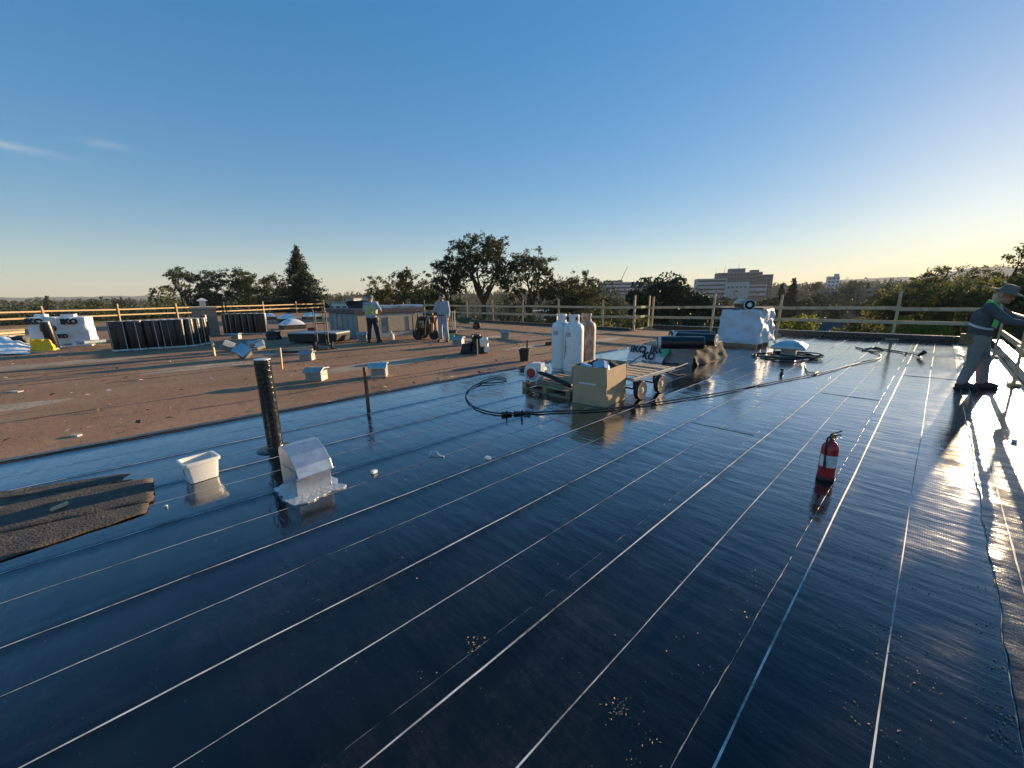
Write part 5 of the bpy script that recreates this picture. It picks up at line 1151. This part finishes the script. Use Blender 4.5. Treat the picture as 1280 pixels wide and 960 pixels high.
# ------------------------------------------------------------------ trees
def leaf_quad(vs, fs, p, s_, r_, droop=0.0):
    a = r_.uniform(0, 6.283); b = math.acos(r_.uniform(-1, 1)); ax = Vector((math.sin(b) * math.cos(a), math.sin(b) * math.sin(a), math.cos(b)))
    x = ax.orthogonal().normalized(); y = ax.cross(x); g = r_.uniform(.55, 1.0) * s_; h = s_ * r_.uniform(.3, .55); o = len(vs)
    vs += [p - x * g, p - y * h + ax * h * .3, p + x * g, p + y * h + ax * h * .3]; fs.append((o, o + 1, o + 2, o + 3))
def oak_meshes(seed, H_, CR, trunk_frac=.35, leaf=.16, per=26, levels=4, spread=.75, flat=.75, rr=.05, clump=.62, skip=.30):
    r_ = random.Random(seed); bm_ = MB(); tips = []
    def grow(p, d, L_, rad_, lv):
        n = 4; pts = [p]; dd = d.copy(); q = p
        for i in range(n):
            dd = (dd + Vector((r_.gauss(0, .22), r_.gauss(0, .22), r_.gauss(.03, .16)))).normalized(); q = q + dd * L_ / n; pts.append(q)
        r1 = rad_ * .62; bm_.tube(pts, [rad_ + (r1 - rad_) * i / n for i in range(n + 1)], 6 if lv < 2 else 4)
        if lv >= 2: tips.extend([(pts[2], .6), (pts[4], 1.0)])
        if lv >= levels: return
        k = r_.choice((2, 3, 3)) if lv else r_.choice((4, 5))
        for i in range(k):
            a = 6.283 * (i + r_.random() * .8) / k; x = dd.orthogonal().normalized(); y = dd.cross(x)
            nd = (dd * r_.uniform(.35, .8) + (x * math.cos(a) + y * math.sin(a)) * spread + Vector((0, 0, .12))).normalized()
            grow(pts[-1] if i else pts[-1], nd, L_ * r_.uniform(.62, .86), r1 * r_.uniform(.6, .85), lv + 1)
    tl_ = H_ * trunk_frac
    grow(Vector((0, 0, 0)), Vector((r_.uniform(-.08, .08), r_.uniform(-.08, .08), 1)).normalized(), tl_, H_ * rr * .5, 0)
    zs = [t[0].z for t in tips]; top = max(zs); ext = max(max(abs(t[0].x), abs(t[0].y)) for t in tips)
    ks = CR / ext; kz = (H_ - tl_ * .9) / max(.1, (top - tl_ * .9))
    def fit(p):
        p = Vector(p); z = p.z
        if z > tl_ * .9: z = tl_ * .9 + (z - tl_ * .9) * kz
        f_ = min(1, max(0, (p.z) / tl_)); return Vector((p.x * (1 + (ks - 1) * f_), p.y * (1 + (ks - 1) * f_), z))
    bm_.v = [tuple(fit(p)) for p in bm_.v]
    vs = []; fs = []
    for p, w_ in tips:
        if r_.random() < skip: continue
        c_ = fit(p); cr = clump * r_.uniform(.6, 1.3)
        for i in range(int(per * 2.1 * w_ * r_.uniform(.6, 1.3))):
            o = Vector((r_.gauss(0, 1), r_.gauss(0, 1), r_.gauss(0, flat))) * cr * .48
            leaf_quad(vs, fs, c_ + o, leaf * 1.15 * r_.uniform(.6, 1.3), r_)
    return bm_, MB().add(vs, fs)
def umbrella_meshes(seed, H_, CR, crown=.36, n=60, leaf=.13, per=110, cl=.62, fork=.52, lean=0.0, solid=.6):
    # open grown oak: bare forking limbs carrying separate leaf clumps over a domed crown
    r_ = random.Random(seed); tb_ = MB(); ch_ = H_ * crown; cz = H_ - ch_ * .62; fz = H_ * fork
    f0 = Vector((lean, 0, fz)); tb_.tube([(0, 0, 0), (lean * .2 + .1, .05, fz * .5), f0], [H_ * .022, H_ * .017, H_ * .014], 8)
    cl_ = []; tries = 0
    while len(cl_) < n and tries < 6000:
        tries += 1; d = Vector((r_.gauss(0, 1), r_.gauss(0, 1), r_.gauss(.25, 1))).normalized(); q = r_.uniform(solid, 1.0)
        if d.z < -.55: continue
        p = Vector((d.x * CR * q, d.y * CR * q, cz + d.z * q * ch_ * (.62 if d.z > 0 else .75))) * 1.0; p += Vector((r_.gauss(0, .1), r_.gauss(0, .1), r_.gauss(0, .15))) * cl
        if min([(p - c_).length for c_ in cl_] + [9]) < cl * .62: continue
        cl_.append(p)
    prim = []
    for i in range(8):
        a = 6.283 * (i + r_.random() * .7) / 8; k_ = r_.uniform(.25, .6); e = Vector((math.cos(a) * CR * k_ + lean, math.sin(a) * CR * k_, cz + r_.uniform(-.25, .22) * ch_)); m1 = f0.lerp(e, .45) + Vector((r_.gauss(0, .25), r_.gauss(0, .25), -.15))
        tb_.tube(smooth_path([f0, m1, e], 4), [H_ * .011 - H_ * .0065 * j / 8 for j in range(9)], 6); prim.append((m1, e))
    vs = []; fs = []
    for p in cl_:
        m1, e = min(prim, key=lambda q: (q[1] - p).length); s0 = e if r_.random() < .65 else m1.lerp(e, .6); mid_ = s0.lerp(p, .5) + Vector((r_.gauss(0, .15), r_.gauss(0, .15), r_.gauss(.05, .15)))
        tb_.tube(smooth_path([s0, mid_, p], 3), [H_ * .0038 - H_ * .0026 * j / 6 for j in range(7)], 5)
        sz = cl * r_.uniform(.7, 1.35)
        sub = [p + Vector((r_.gauss(0, 1), r_.gauss(0, 1), r_.gauss(0, .6))) * sz * .5 for _ in range(6)]
        for i in range(int(per * 1.35 * r_.uniform(.7, 1.3))):
            c_ = r_.choice(sub); leaf_quad(vs, fs, c_ + Vector((r_.gauss(0, 1), r_.gauss(0, 1), r_.gauss(0, .75))) * sz * .20, leaf * r_.uniform(.6, 1.3), r_)
    return tb_, MB().add(vs, fs)
def conifer_meshes(seed, H_, CR, leaf=.22, n_whorl=34, base=.06, ragged=.25):
    r_ = random.Random(seed); tb_ = MB().tube([(0, 0, 0), (0.05, 0, H_ * .5), (0, 0, H_)], [H_ * .018, H_ * .011, .02], 7); vs = []; fs = []
    for k in range(n_whorl):
        t_ = k / (n_whorl - 1); z = H_ * (base + (1 - base) * t_ ** .92); R_ = CR * (1 - t_) ** .95 * (1 + ragged * (r_.random() - .5)) + .12
        m_ = int(7 + 8 * (1 - t_))
        for i in range(m_):
            a = r_.uniform(0, 6.283); L_ = R_ * r_.uniform(.7, 1.12); n = max(8, int(L_ * 26))
            for j in range(n):
                s_ = (j + r_.random()) / n; p = Vector((math.cos(a) * L_ * s_, math.sin(a) * L_ * s_, z - .28 * L_ * s_ + .1 * L_ * s_ * s_)) + Vector((r_.gauss(0, .16), r_.gauss(0, .16), r_.gauss(0, .12))) * (0.5 + s_)
                leaf_quad(vs, fs, p, leaf * r_.uniform(.6, 1.2), r_)
    return tb_, MB().add(vs, fs)
def blob_meshes(seed, H_, CR, leaf=.3, n=2600, lobes=16, z0=.12, power=.8):
    # dense broad bushy crown: leaves on many overlapping lobes
    r_ = random.Random(seed); tb_ = MB().tube([(0, 0, 0), (.1, .05, H_ * .45), (.0, .1, H_ * .75)], [H_ * .025, H_ * .016, .05], 7); vs = []; fs = []
    L_ = []
    for i in range(lobes):
        t_ = r_.uniform(z0, .92); w_ = CR * (1 - abs(t_ - .42) / .62) ** power * r_.uniform(.25, .85); a = r_.uniform(0, 6.283)
        L_.append((Vector((math.cos(a) * w_, math.sin(a) * w_, H_ * t_)), CR * r_.uniform(.26, .48)))
    L_.append((Vector((0, 0, H_ * .86)), CR * .3))
    for i in range(n):
        c_, q = r_.choice(L_); d = Vector((r_.gauss(0, 1), r_.gauss(0, 1), r_.gauss(0, 1))).normalized() * q * r_.uniform(.62, 1.08) ** .7
        d.z *= .85; leaf_quad(vs, fs, c_ + d, leaf * r_.uniform(.6, 1.3), r_)
    for i in range(7):
        c_, q = L_[i % len(L_)]; tb_.tube([(0, 0, H_ * .3), c_ * .6 + Vector((0, 0, H_ * .1)), c_], [H_ * .010, H_ * .007, .02], 5)
    return tb_, MB().add(vs, fs)
def plant(kind, name, label, x, ytop, Y, m, group=None, wpx=None, seed=1, gz=None, **kw):
    base = far(x, Y); azd = math.degrees(math.atan2(base.x, base.y)); base.z = (ground_z(azd, base.length) if gz is None else gz) - .05
    H_ = zat(x, ytop, Y) - base.z; CR = wpx / 497.0 * Y / 2
    t = thing(name, label, 'tree', base, 0, group)
    tr_, cr_ = kind(seed, H_, CR, **kw)
    tr_.build('trunk', bark, t, smooth='all'); cr_.build('crown', m, t)
    return t
# oaks: middle group, then the left group
OK_ = 'oaks beyond the roof'
plant(umbrella_meshes, 'oak_tree', 'tallest spreading oak with open domed crown behind the long guardrail', 606, 297, 42, leaf_oak, OK_, 100, 11, crown=.34, n=95, per=130, cl=.70, fork=.60, solid=.45)
plant(umbrella_meshes, 'oak_tree', 'slimmer oak right of the tallest oak', 664, 309, 45, leaf_oak, OK_, 62, 23, crown=.40, n=60, per=120, cl=.68, fork=.55)
plant(umbrella_meshes, 'oak_tree', 'low round oak right of the slimmer oak', 720, 335, 48, leaf_oak, OK_, 72, 37, crown=.55, n=85, per=130, cl=.85, fork=.42, solid=.35)
plant(umbrella_meshes, 'oak_tree', 'low drooping oak left of the tallest oak', 560, 321, 41, leaf_oak, OK_, 40, 58, crown=.42, n=44, per=110, cl=.62, fork=.50)
plant(umbrella_meshes, 'oak_tree', 'dark oak behind the pale shirted worker', 518, 338, 70, leaf_oak, OK_, 58, 41, crown=.55, n=70, leaf=.2, per=120, cl=1.05, fork=.40, solid=.35)
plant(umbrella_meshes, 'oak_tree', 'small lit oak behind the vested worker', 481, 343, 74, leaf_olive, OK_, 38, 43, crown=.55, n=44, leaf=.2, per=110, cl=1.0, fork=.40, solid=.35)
plant(umbrella_meshes, 'oak_tree', 'leftmost bare limbed oak above the green bush', 233, 336, 78, leaf_oak, OK_, 42, 51, crown=.34, n=26, leaf=.2, per=110, cl=.95, fork=.55)
plant(umbrella_meshes, 'oak_tree', 'dark oak right of the chimney cowl', 268, 335, 76, leaf_oak, OK_, 40, 61, crown=.50, n=44, leaf=.2, per=120, cl=1.0, fork=.45, solid=.4)
plant(umbrella_meshes, 'oak_tree', 'dark oak in the middle of the left group', 306, 335, 79, leaf_oak, OK_, 50, 71, crown=.50, n=58, leaf=.2, per=120, cl=1.05, fork=.45, solid=.4)
plant(umbrella_meshes, 'oak_tree', 'thin oak touching the conifer', 344, 342, 77, leaf_oak, OK_, 38, 81, crown=.38, n=28, leaf=.2, per=110, cl=.95, fork=.50)
for i, (x, yt, w_) in enumerate(((255, 362, 50), (300, 358, 60), (345, 362, 50))):
    plant(blob_meshes, 'shrub', ['low dark shrub under the left oaks by the chimney', 'low dark shrub under the middle of the left oaks', 'low dark shrub left of the conifer foot'][i], x, yt, 72, leaf_dark, 'low shrubs under the left oaks', w_ * 1.2, 160 + i, leaf=.3, n=3200, lobes=22, power=.4)
plant(conifer_meshes, 'conifer_tree', 'tall pointed dark conifer at left of centre', 380, 312, 70, leaf_dark, None, 122, 5, leaf=.27, n_whorl=60)
plant(blob_meshes, 'bushy_tree', 'broad sunlit green tree behind the left rolls', 206, 350, 50, leaf_olive, None, 84, 9, leaf=.24, n=4200, lobes=22, power=.55)
plant(blob_meshes, 'bushy_tree', 'dense dark tree between the low round oak and the cedars', 742, 346, 54, leaf_oak, None, 66, 171, leaf=.26, n=4600, lobes=26, power=.4)
plant(blob_meshes, 'bushy_tree', 'dense dark tree behind the slimmer oak', 690, 352, 56, leaf_oak, None, 60, 173, leaf=.26, n=4200, lobes=26, power=.4)
plant(blob_meshes, 'bushy_tree', 'dense dark tree behind the drooping oak', 545, 352, 60, leaf_oak, None, 60, 175, leaf=.28, n=4200, lobes=26, power=.4)
# dark cedars behind the corner of the roof
for i, (x, yt, Y, w_, lab) in enumerate([(824, 344, 46, 62, 'tallest dark cedar behind the corner guardrail'), (854, 348, 44, 60, 'bushy cedar with sunlit right side'), (880, 362, 40, 46, 'lower dark cedar at the right of the cedars'), (806, 356, 42, 36, 'lower dark cedar at the left of the cedars')]):
    plant(blob_meshes, 'cedar_tree', lab, x, yt, Y, leaf_dark, 'dark cedars behind the corner guardrail', w_ * 1.3, 30 + i, leaf=.25, n=12000, lobes=46, power=.30)
# low shrubs just beyond the roof edge
sh_ = [(-10, 384, 52, 80, leaf_oak, 'shrub top behind the far left end of the guardrail'), (35, 382, 56, 70, leaf_dark, 'shrub top behind the left wrapped pallet'), (85, 384, 54, 70, leaf_oak, 'shrub top behind the sunlit wrapped pallet'), (128, 381, 58, 64, leaf_olive, 'shrub top left of the upright rolls'), (165, 383, 56, 60, leaf_dark, 'shrub top behind the upright rolls'), (560, 388, 36, 60, leaf_dark, 'dark shrub top behind the wheelbarrow'), (610, 386, 33, 60, leaf_oak, 'shrub top below the tallest oak'), (660, 384, 31, 64, leaf_oak, 'shrub top left of the gas cylinders'), (705, 382, 29, 60, leaf_oak, 'shrub top behind the gas cylinders'), (755, 384, 28, 70, leaf_olive, 'shrub top right of the gas cylinders'),
       (795, 388, 27, 50, leaf_olive, 'shrub top left of the short guardrail section'), (850, 386, 27, 60, leaf_dark, 'shrub top right of the short guardrail section'), (905, 386, 25, 60, leaf_dark, 'shrub top left of the tarp stack'), (450, 384, 62, 60, leaf_dark, 'shrub top behind the roof housing'), (520, 380, 58, 60, leaf_dark, 'shrub top behind the kettle cart')]
for i, (x, yt, Y, w_, m_, lab) in enumerate(sh_):
    plant(blob_meshes, 'shrub', lab, x, yt, Y, m_, 'shrubs just beyond the roof edge', w_ * 1.25, 60 + i, leaf=.19, n=3000, lobes=22, z0=.3, power=.35)
# right hand trees, back lit
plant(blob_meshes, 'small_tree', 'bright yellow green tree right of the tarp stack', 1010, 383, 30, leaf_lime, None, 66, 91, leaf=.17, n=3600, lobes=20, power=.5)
plant(blob_meshes, 'small_tree', 'dark rounded tree left of the bright one', 950, 372, 34, leaf_dark, None, 50, 93, leaf=.19, n=2800, lobes=18)
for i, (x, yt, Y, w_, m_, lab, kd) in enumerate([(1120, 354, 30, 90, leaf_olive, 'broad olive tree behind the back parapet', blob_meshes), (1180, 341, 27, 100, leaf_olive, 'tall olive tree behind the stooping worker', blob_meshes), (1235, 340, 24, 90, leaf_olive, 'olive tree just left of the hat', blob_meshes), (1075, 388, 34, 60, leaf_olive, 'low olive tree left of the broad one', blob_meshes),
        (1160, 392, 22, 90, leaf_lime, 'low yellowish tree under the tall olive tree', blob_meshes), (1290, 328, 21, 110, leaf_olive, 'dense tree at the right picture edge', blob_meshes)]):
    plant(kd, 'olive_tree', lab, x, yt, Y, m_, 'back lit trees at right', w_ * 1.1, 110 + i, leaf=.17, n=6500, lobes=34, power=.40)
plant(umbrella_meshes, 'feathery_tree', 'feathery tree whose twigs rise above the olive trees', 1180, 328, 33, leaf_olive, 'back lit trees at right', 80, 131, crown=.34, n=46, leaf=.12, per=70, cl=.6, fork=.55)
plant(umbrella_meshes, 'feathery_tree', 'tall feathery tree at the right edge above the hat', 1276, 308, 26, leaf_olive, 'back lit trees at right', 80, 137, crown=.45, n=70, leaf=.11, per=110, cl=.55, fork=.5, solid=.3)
# middle distance trees on the right, one by one
protos = [blob_meshes(200, 11, 4.6, leaf=.5, n=1100, lobes=16), conifer_meshes(201, 15, 3.2, leaf=.5, n_whorl=24), blob_meshes(202, 9, 5.2, leaf=.5, n=1100, lobes=18), oak_meshes(203, 11, 4.8, leaf=.45, per=16, clump=1.2)]
pm_ = [(a_.mesh('trunk', 'all'), b_.mesh('crown')) for a_, b_ in protos]
for a_, b_ in pm_: a_.materials.append(bark); b_.materials.append(leaf_far)
mid = [(992, 350, 120, 1, 'pointed dark conifer right of the hospital'), (978, 356, 150, 1, 'small conifer beside the hospital end wall'), (1008, 372, 95, 0, 'round tree below the pointed conifer'), (1030, 368, 110, 2, 'wide tree left of the low office block'), (1052, 380, 80, 0, 'tree in front of the low office block'), (1095, 368, 105, 3, 'loose tree right of the low office block'),
       (1115, 356, 150, 2, 'tree on the slope right of the office block'), (1065, 352, 220, 2, 'far tree above the low office block'), (1140, 354, 190, 0, 'far round tree above the olive trees'), (1085, 354, 240, 1, 'far conifer above the low office block'), (935, 375, 90, 0, 'tree in front of the hospital'), (905, 372, 120, 2, 'tree at the foot of the hospital left wing'), (968, 370, 100, 0, 'tree right of the tarp stack top'),
       (775, 372, 120, 2, 'tree below the far office with the crane'), (750, 374, 90, 0, 'tree left of the cedars'), (1020, 352, 260, 0, 'far tree left of the pale tower'), (1205, 352, 160, 2, 'far tree behind the tall olive tree'), (640, 372, 120, 2, 'distant tree behind the oaks'), (540, 374, 120, 0, 'distant tree left of the oaks'), (430, 371, 190, 2, 'distant tree above the roof housing'), (118, 374, 140, 0, 'distant tree above the wrapped pallets'), (62, 371, 170, 1, 'distant conifer above the wrapped pallets'), (150, 375, 120, 2, 'distant tree left of the sunlit green tree')]
for i, (x, yt, Y, k, lab) in enumerate(mid):
    b_ = far(x, Y); azd = math.degrees(math.atan2(b_.x, b_.y)); b_.z = ground_z(azd, b_.length) - .1; h0 = (11, 15, 9, 11)[k]; s_ = (zat(x, yt, Y) - b_.z) / h0
    t = thing('distant_tree', lab, 'tree', b_, rng.uniform(0, 6), 'middle distance trees'); t.scale = (s_ * (1.0 if k != 1 else 1.15), s_ * (1.0 if k != 1 else 1.15), s_)
    for nm, me in zip(('trunk', 'crown'), pm_[k]):
        o = bpy.data.objects.new(nm, me); COL.objects.link(o); o.parent = t
# far woods that read as one mass
r_ = random.Random(77); vs = []; fs = []
for i in range(3400):
    azd = r_.uniform(-62, 64); d = 200 + 1300 * r_.random() ** 1.4; p = Vector((d * math.sin(R(azd)), d * math.cos(R(azd)), 0)); g = ground_z(azd, d); h = r_.uniform(6, 12.5) * (1.3 if r_.random() < .06 else 1); w_ = h * r_.uniform(.32, .55)
    if d < 420 and azd > 18 and azd < 36: continue
    ls = 0.0022 * d + .35
    for j in range(34):
        t_ = r_.uniform(.1, 1); q = w_ * (1 - abs(t_ - .45) / .6) ** .6 if abs(t_ - .45) < .6 else .1
        a = r_.uniform(0, 6.283); leaf_quad(vs, fs, Vector((p.x + math.cos(a) * q * r_.uniform(.4, 1), p.y + math.sin(a) * q * r_.uniform(.4, 1), g + h * t_)), ls * r_.uniform(.6, 1.2), r_)
tag(MB().add(vs, fs).build('far_woodland', leaf_far), 'far wooded suburbs merging into one dark green band on the horizon', 'woodland', kind='stuff')

# ------------------------------------------------------------------ distant buildings
glass_b = mat('far_window_glass', (.05, .055, .065), .5, var=.2, scale=.2, spec=.3)
def far_building(name, label, x, Y, w_, d_, blocks, rz, wallm, group=None):
    b_ = far(x, Y); azd = math.degrees(math.atan2(b_.x, b_.y)); b_.z = GROUND
    t = thing(name, label, 'building', b_, rz, group)
    for (cx, cy, bw_, bd, z0, z1, m_, rows, cols) in blocks:
        wl = MB().box((cx, cy, (z0 + z1) / 2), (bw_, bd, z1 - z0)).build('wall', m_, t)
        MB().box((cx, cy, z1 + .3), (bw_ + .4, bd + .4, .6)).build('roof_edge', concrete, wl)
        if rows:
            fh = (z1 - z0) / rows
            for r0_ in range(rows):
                if cols == 1: MB().box((cx, cy - bd / 2 - .05, z0 + fh * (r0_ + .55)), (bw_ * .94, .12, fh * .42)).build('window_band', glass_b, wl)
                else:
                    for c2 in range(cols): MB().box((cx + bw_ * ((c2 + .5) / cols - .5), cy - bd / 2 - .05, z0 + fh * (r0_ + .55)), (bw_ / cols * .6, .12, fh * .5)).build('window', glass_b, wl)
    return t
conc_w = mat('pale_concrete', (.46, .44, .42), .85, var=.08, scale=.1); conc_d = mat('brown_grey_concrete', (.15, .13, .125), .85, var=.1, scale=.1); wht = mat('white_cladding', (.68, .67, .66), .7, var=.05, scale=.1)
TOP = zat(930, 341, 430) - GROUND; MID = zat(900, 350, 430) - GROUND
hp_ = far_building('hospital', 'large stepped grey and white hospital block on the skyline', 915, 430, 80, 40, [(8, 12, 50, 26, 0, TOP, conc_d, 8, 14), (-26, -4, 34, 30, 0, MID + 1, conc_w, 6, 1), (2, -10, 26, 24, 0, MID - 3, conc_w, 0, 0), (24, -12, 20, 18, 0, MID - 6, conc_w, 4, 1), (36, 10, 16, 28, 0, TOP - 3, conc_d, 8, 5), (6, 12, 18, 12, TOP, TOP + 4.5, conc_d, 0, 0), (26, 10, 9, 8, TOP, TOP + 2.5, conc_d, 0, 0)], R(-18), conc_w)
hp_.scale = (.84, .84, .97)
for x, h_ in ((-8, 9), (8, 11), (-18, 5)): MB().cyl((x, 10, TOP), (x, 10, TOP + h_), .25, .1, 6).build('mast', steel_dark, hp_)
for q in range(5): MB().box((-7.5 + 4.6 * q, -22.3, MID - 8), (2.2, .3, 2.2)).build('window', glass_b, hp_)
T2 = zat(785, 354, 520) - GROUND
ob = far_building('office_block', 'pale banded office block left of the cedars', 783, 520, 60, 30, [(0, 0, 66, 30, 0, T2, conc_w, 6, 1), (-16, 4, 24, 18, T2, T2 + 2.6, conc_d, 0, 0)], R(-14), conc_w)
cr = thing('tower_crane', 'thin slanting tower crane over the banded office block', 'crane', Vector((far(777, 560).x, 560, GROUND)), 0)
zc = zat(777, 351, 560) - GROUND; zt = zat(785, 334, 560) - GROUND
MB().cyl((0, 0, 0), (0, 0, zc), .6, n=6).build('mast', steel_dark, cr); MB().cyl((0, 0, zc), (8.5, 0, zt), .45, .2, 6).build('jib', steel_dark, cr); MB().box((-2.5, 0, zc), (4, 1.5, 1.2)).build('counter_jib', steel_dark, cr)
T3 = zat(1060, 363, 230) - GROUND
far_building('low_office', 'low flat roofed office block among right hand trees', 1062, 230, 28, 14, [(0, 0, 26, 14, 0, T3, mat('tan_block', (.34, .30, .25), .85), 4, 7), (-9, 3, 10, 10, 0, T3 - 2, conc_d, 4, 3)], R(-30), conc_w)
T4 = zat(1040, 347, 480) - GROUND
far_building('pale_tower', 'small pale tower block on the right skyline', 1040, 480, 12, 12, [(0, 0, 11, 12, 0, T4, wht, 7, 3), (3, 0, 4, 5, T4, T4 + 3, conc_w, 0, 0)], R(-30), wht)
far_building('long_far_block', 'long low grey block right of the pale tower', 1078, 420, 40, 14, [(0, 0, 44, 14, 0, zat(1078, 358, 420) - GROUND, conc_w, 3, 1)], R(-36), wht)
for i, (x, yt, Y, w_, lab) in enumerate([(437, 379, 150, 12, 'low white building left of the vested worker'), (455, 377, 170, 10, 'white building behind the vested worker'), (482, 379, 160, 13, 'low white building right of the vested worker'), (700, 392, 70, 9, 'pale wall glimpsed behind the shrubs near the cylinders')]):
    T_ = zat(x, yt, Y) - GROUND; far_building('white_building', lab, x, Y, w_, 8, [(0, 0, w_, 8, 0, T_, wht, 2, 4), (w_ * .2, 0, w_ * .3, 4, T_, T_ + 1.3, wht, 0, 0)], R(-20 + 8 * i), wht, 'low white buildings')
# gabled house behind the back parapet
hb = far(1066, 44); hb.z = GROUND
gh = thing('gabled_house', 'dark roofed gabled house glimpsed between right hand trees', 'house', hb, R(-40))
zr = zat(1066, 403, 44) - GROUND; ze = zat(1066, 424, 44) - GROUND
roof_dark = mat('dark_shingles', (.06, .062, .07), .8, var=.25, scale=2); siding = mat('cream_siding', (.42, .38, .33), .8, var=.08)
MB().box((0, 0, ze / 2), (7.0, 5.2, ze)).build('wall', siding, gh)
MB().xprism([(-3.0, ze - .25), (-3.0, ze - .1), (0, zr), (3.0, ze - .1), (3.0, ze - .25), (0, zr - .18)][::-1], -3.8, 3.8).build('roof', roof_dark, gh)
MB().prism([(-3.5, -2.6), (-3.45, -2.6), (-3.45, 2.6), (-3.5, 2.6)], ze - .1, ze)
gb = MB().add([(-3.51, -2.6, ze - .2), (-3.51, 2.6, ze - .2), (-3.51, 0, zr - .25), (-3.3, -2.6, ze - .2), (-3.3, 2.6, ze - .2), (-3.3, 0, zr - .25)], [(0, 1, 2), (5, 4, 3), (0, 3, 4, 1), (1, 4, 5, 2), (2, 5, 3, 0)]); gb.build('gable', siding, gh)
for s_ in (-1, 1): MB().beam((-3.84, 3.05 * s_, ze - .2), (-3.84, 0, zr - .1), .06, .22).build('barge_board', wht, gh)
MB().box((1.5, 1.0, zr), (.6, .6, 1.1)).build('chimney', brick, gh)
wn_ = MB().box((-3.53, 0, ze - 1.2), (.06, 1.0, 1.2)).build('window', glass_b, gh)
# smaller front gable
MB().box((-1.5, -3.1, ze / 2 - .2), (2.2, 1.2, ze - .4)).build('porch_wall', siding, gh)
po = MB(); po.add([(-2.9, -3.9, ze - .5), (-1.5, -3.9, ze + .6), (-.1, -3.9, ze - .5), (-2.9, -1.5, ze - .5), (-1.5, -1.5, ze + .6), (-.1, -1.5, ze - .5)], [(0, 1, 4, 3), (1, 2, 5, 4)]); o = po.build('porch_roof', roof_dark, gh); q = o.modifiers.new('thickness', 'SOLIDIFY'); q.thickness = .1
for s_ in (-1, 1): MB().beam((-1.5 + 1.42 * s_, -3.93, ze - .52), (-1.5, -3.93, ze + .58), .05, .16).build('porch_trim', wht, gh)

# ------------------------------------------------------------------ evening haze
hzb = MB().box((0, 0, 110), (10400, 10400, 250)); hz = hzb.build('haze', None if False else bark)
hz.data.materials.clear(); hm_ = bpy.data.materials.new('evening_haze'); hm_.use_nodes = True; t_ = hm_.node_tree; t_.nodes.clear()
ho = t_.nodes.new('ShaderNodeOutputMaterial'); pv = t_.nodes.new('ShaderNodeVolumePrincipled')
pv.inputs['Color'].default_value = (0.90, 0.93, 0.97, 1); pv.inputs['Density'].default_value = HAZE; pv.inputs['Anisotropy'].default_value = 0.1
t_.links.new(pv.outputs[0], ho.inputs['Volume']); hz.data.materials.append(hm_)
tag(hz, 'thin pale evening haze filling the air', 'haze', kind='stuff'); hz.location.z = 0
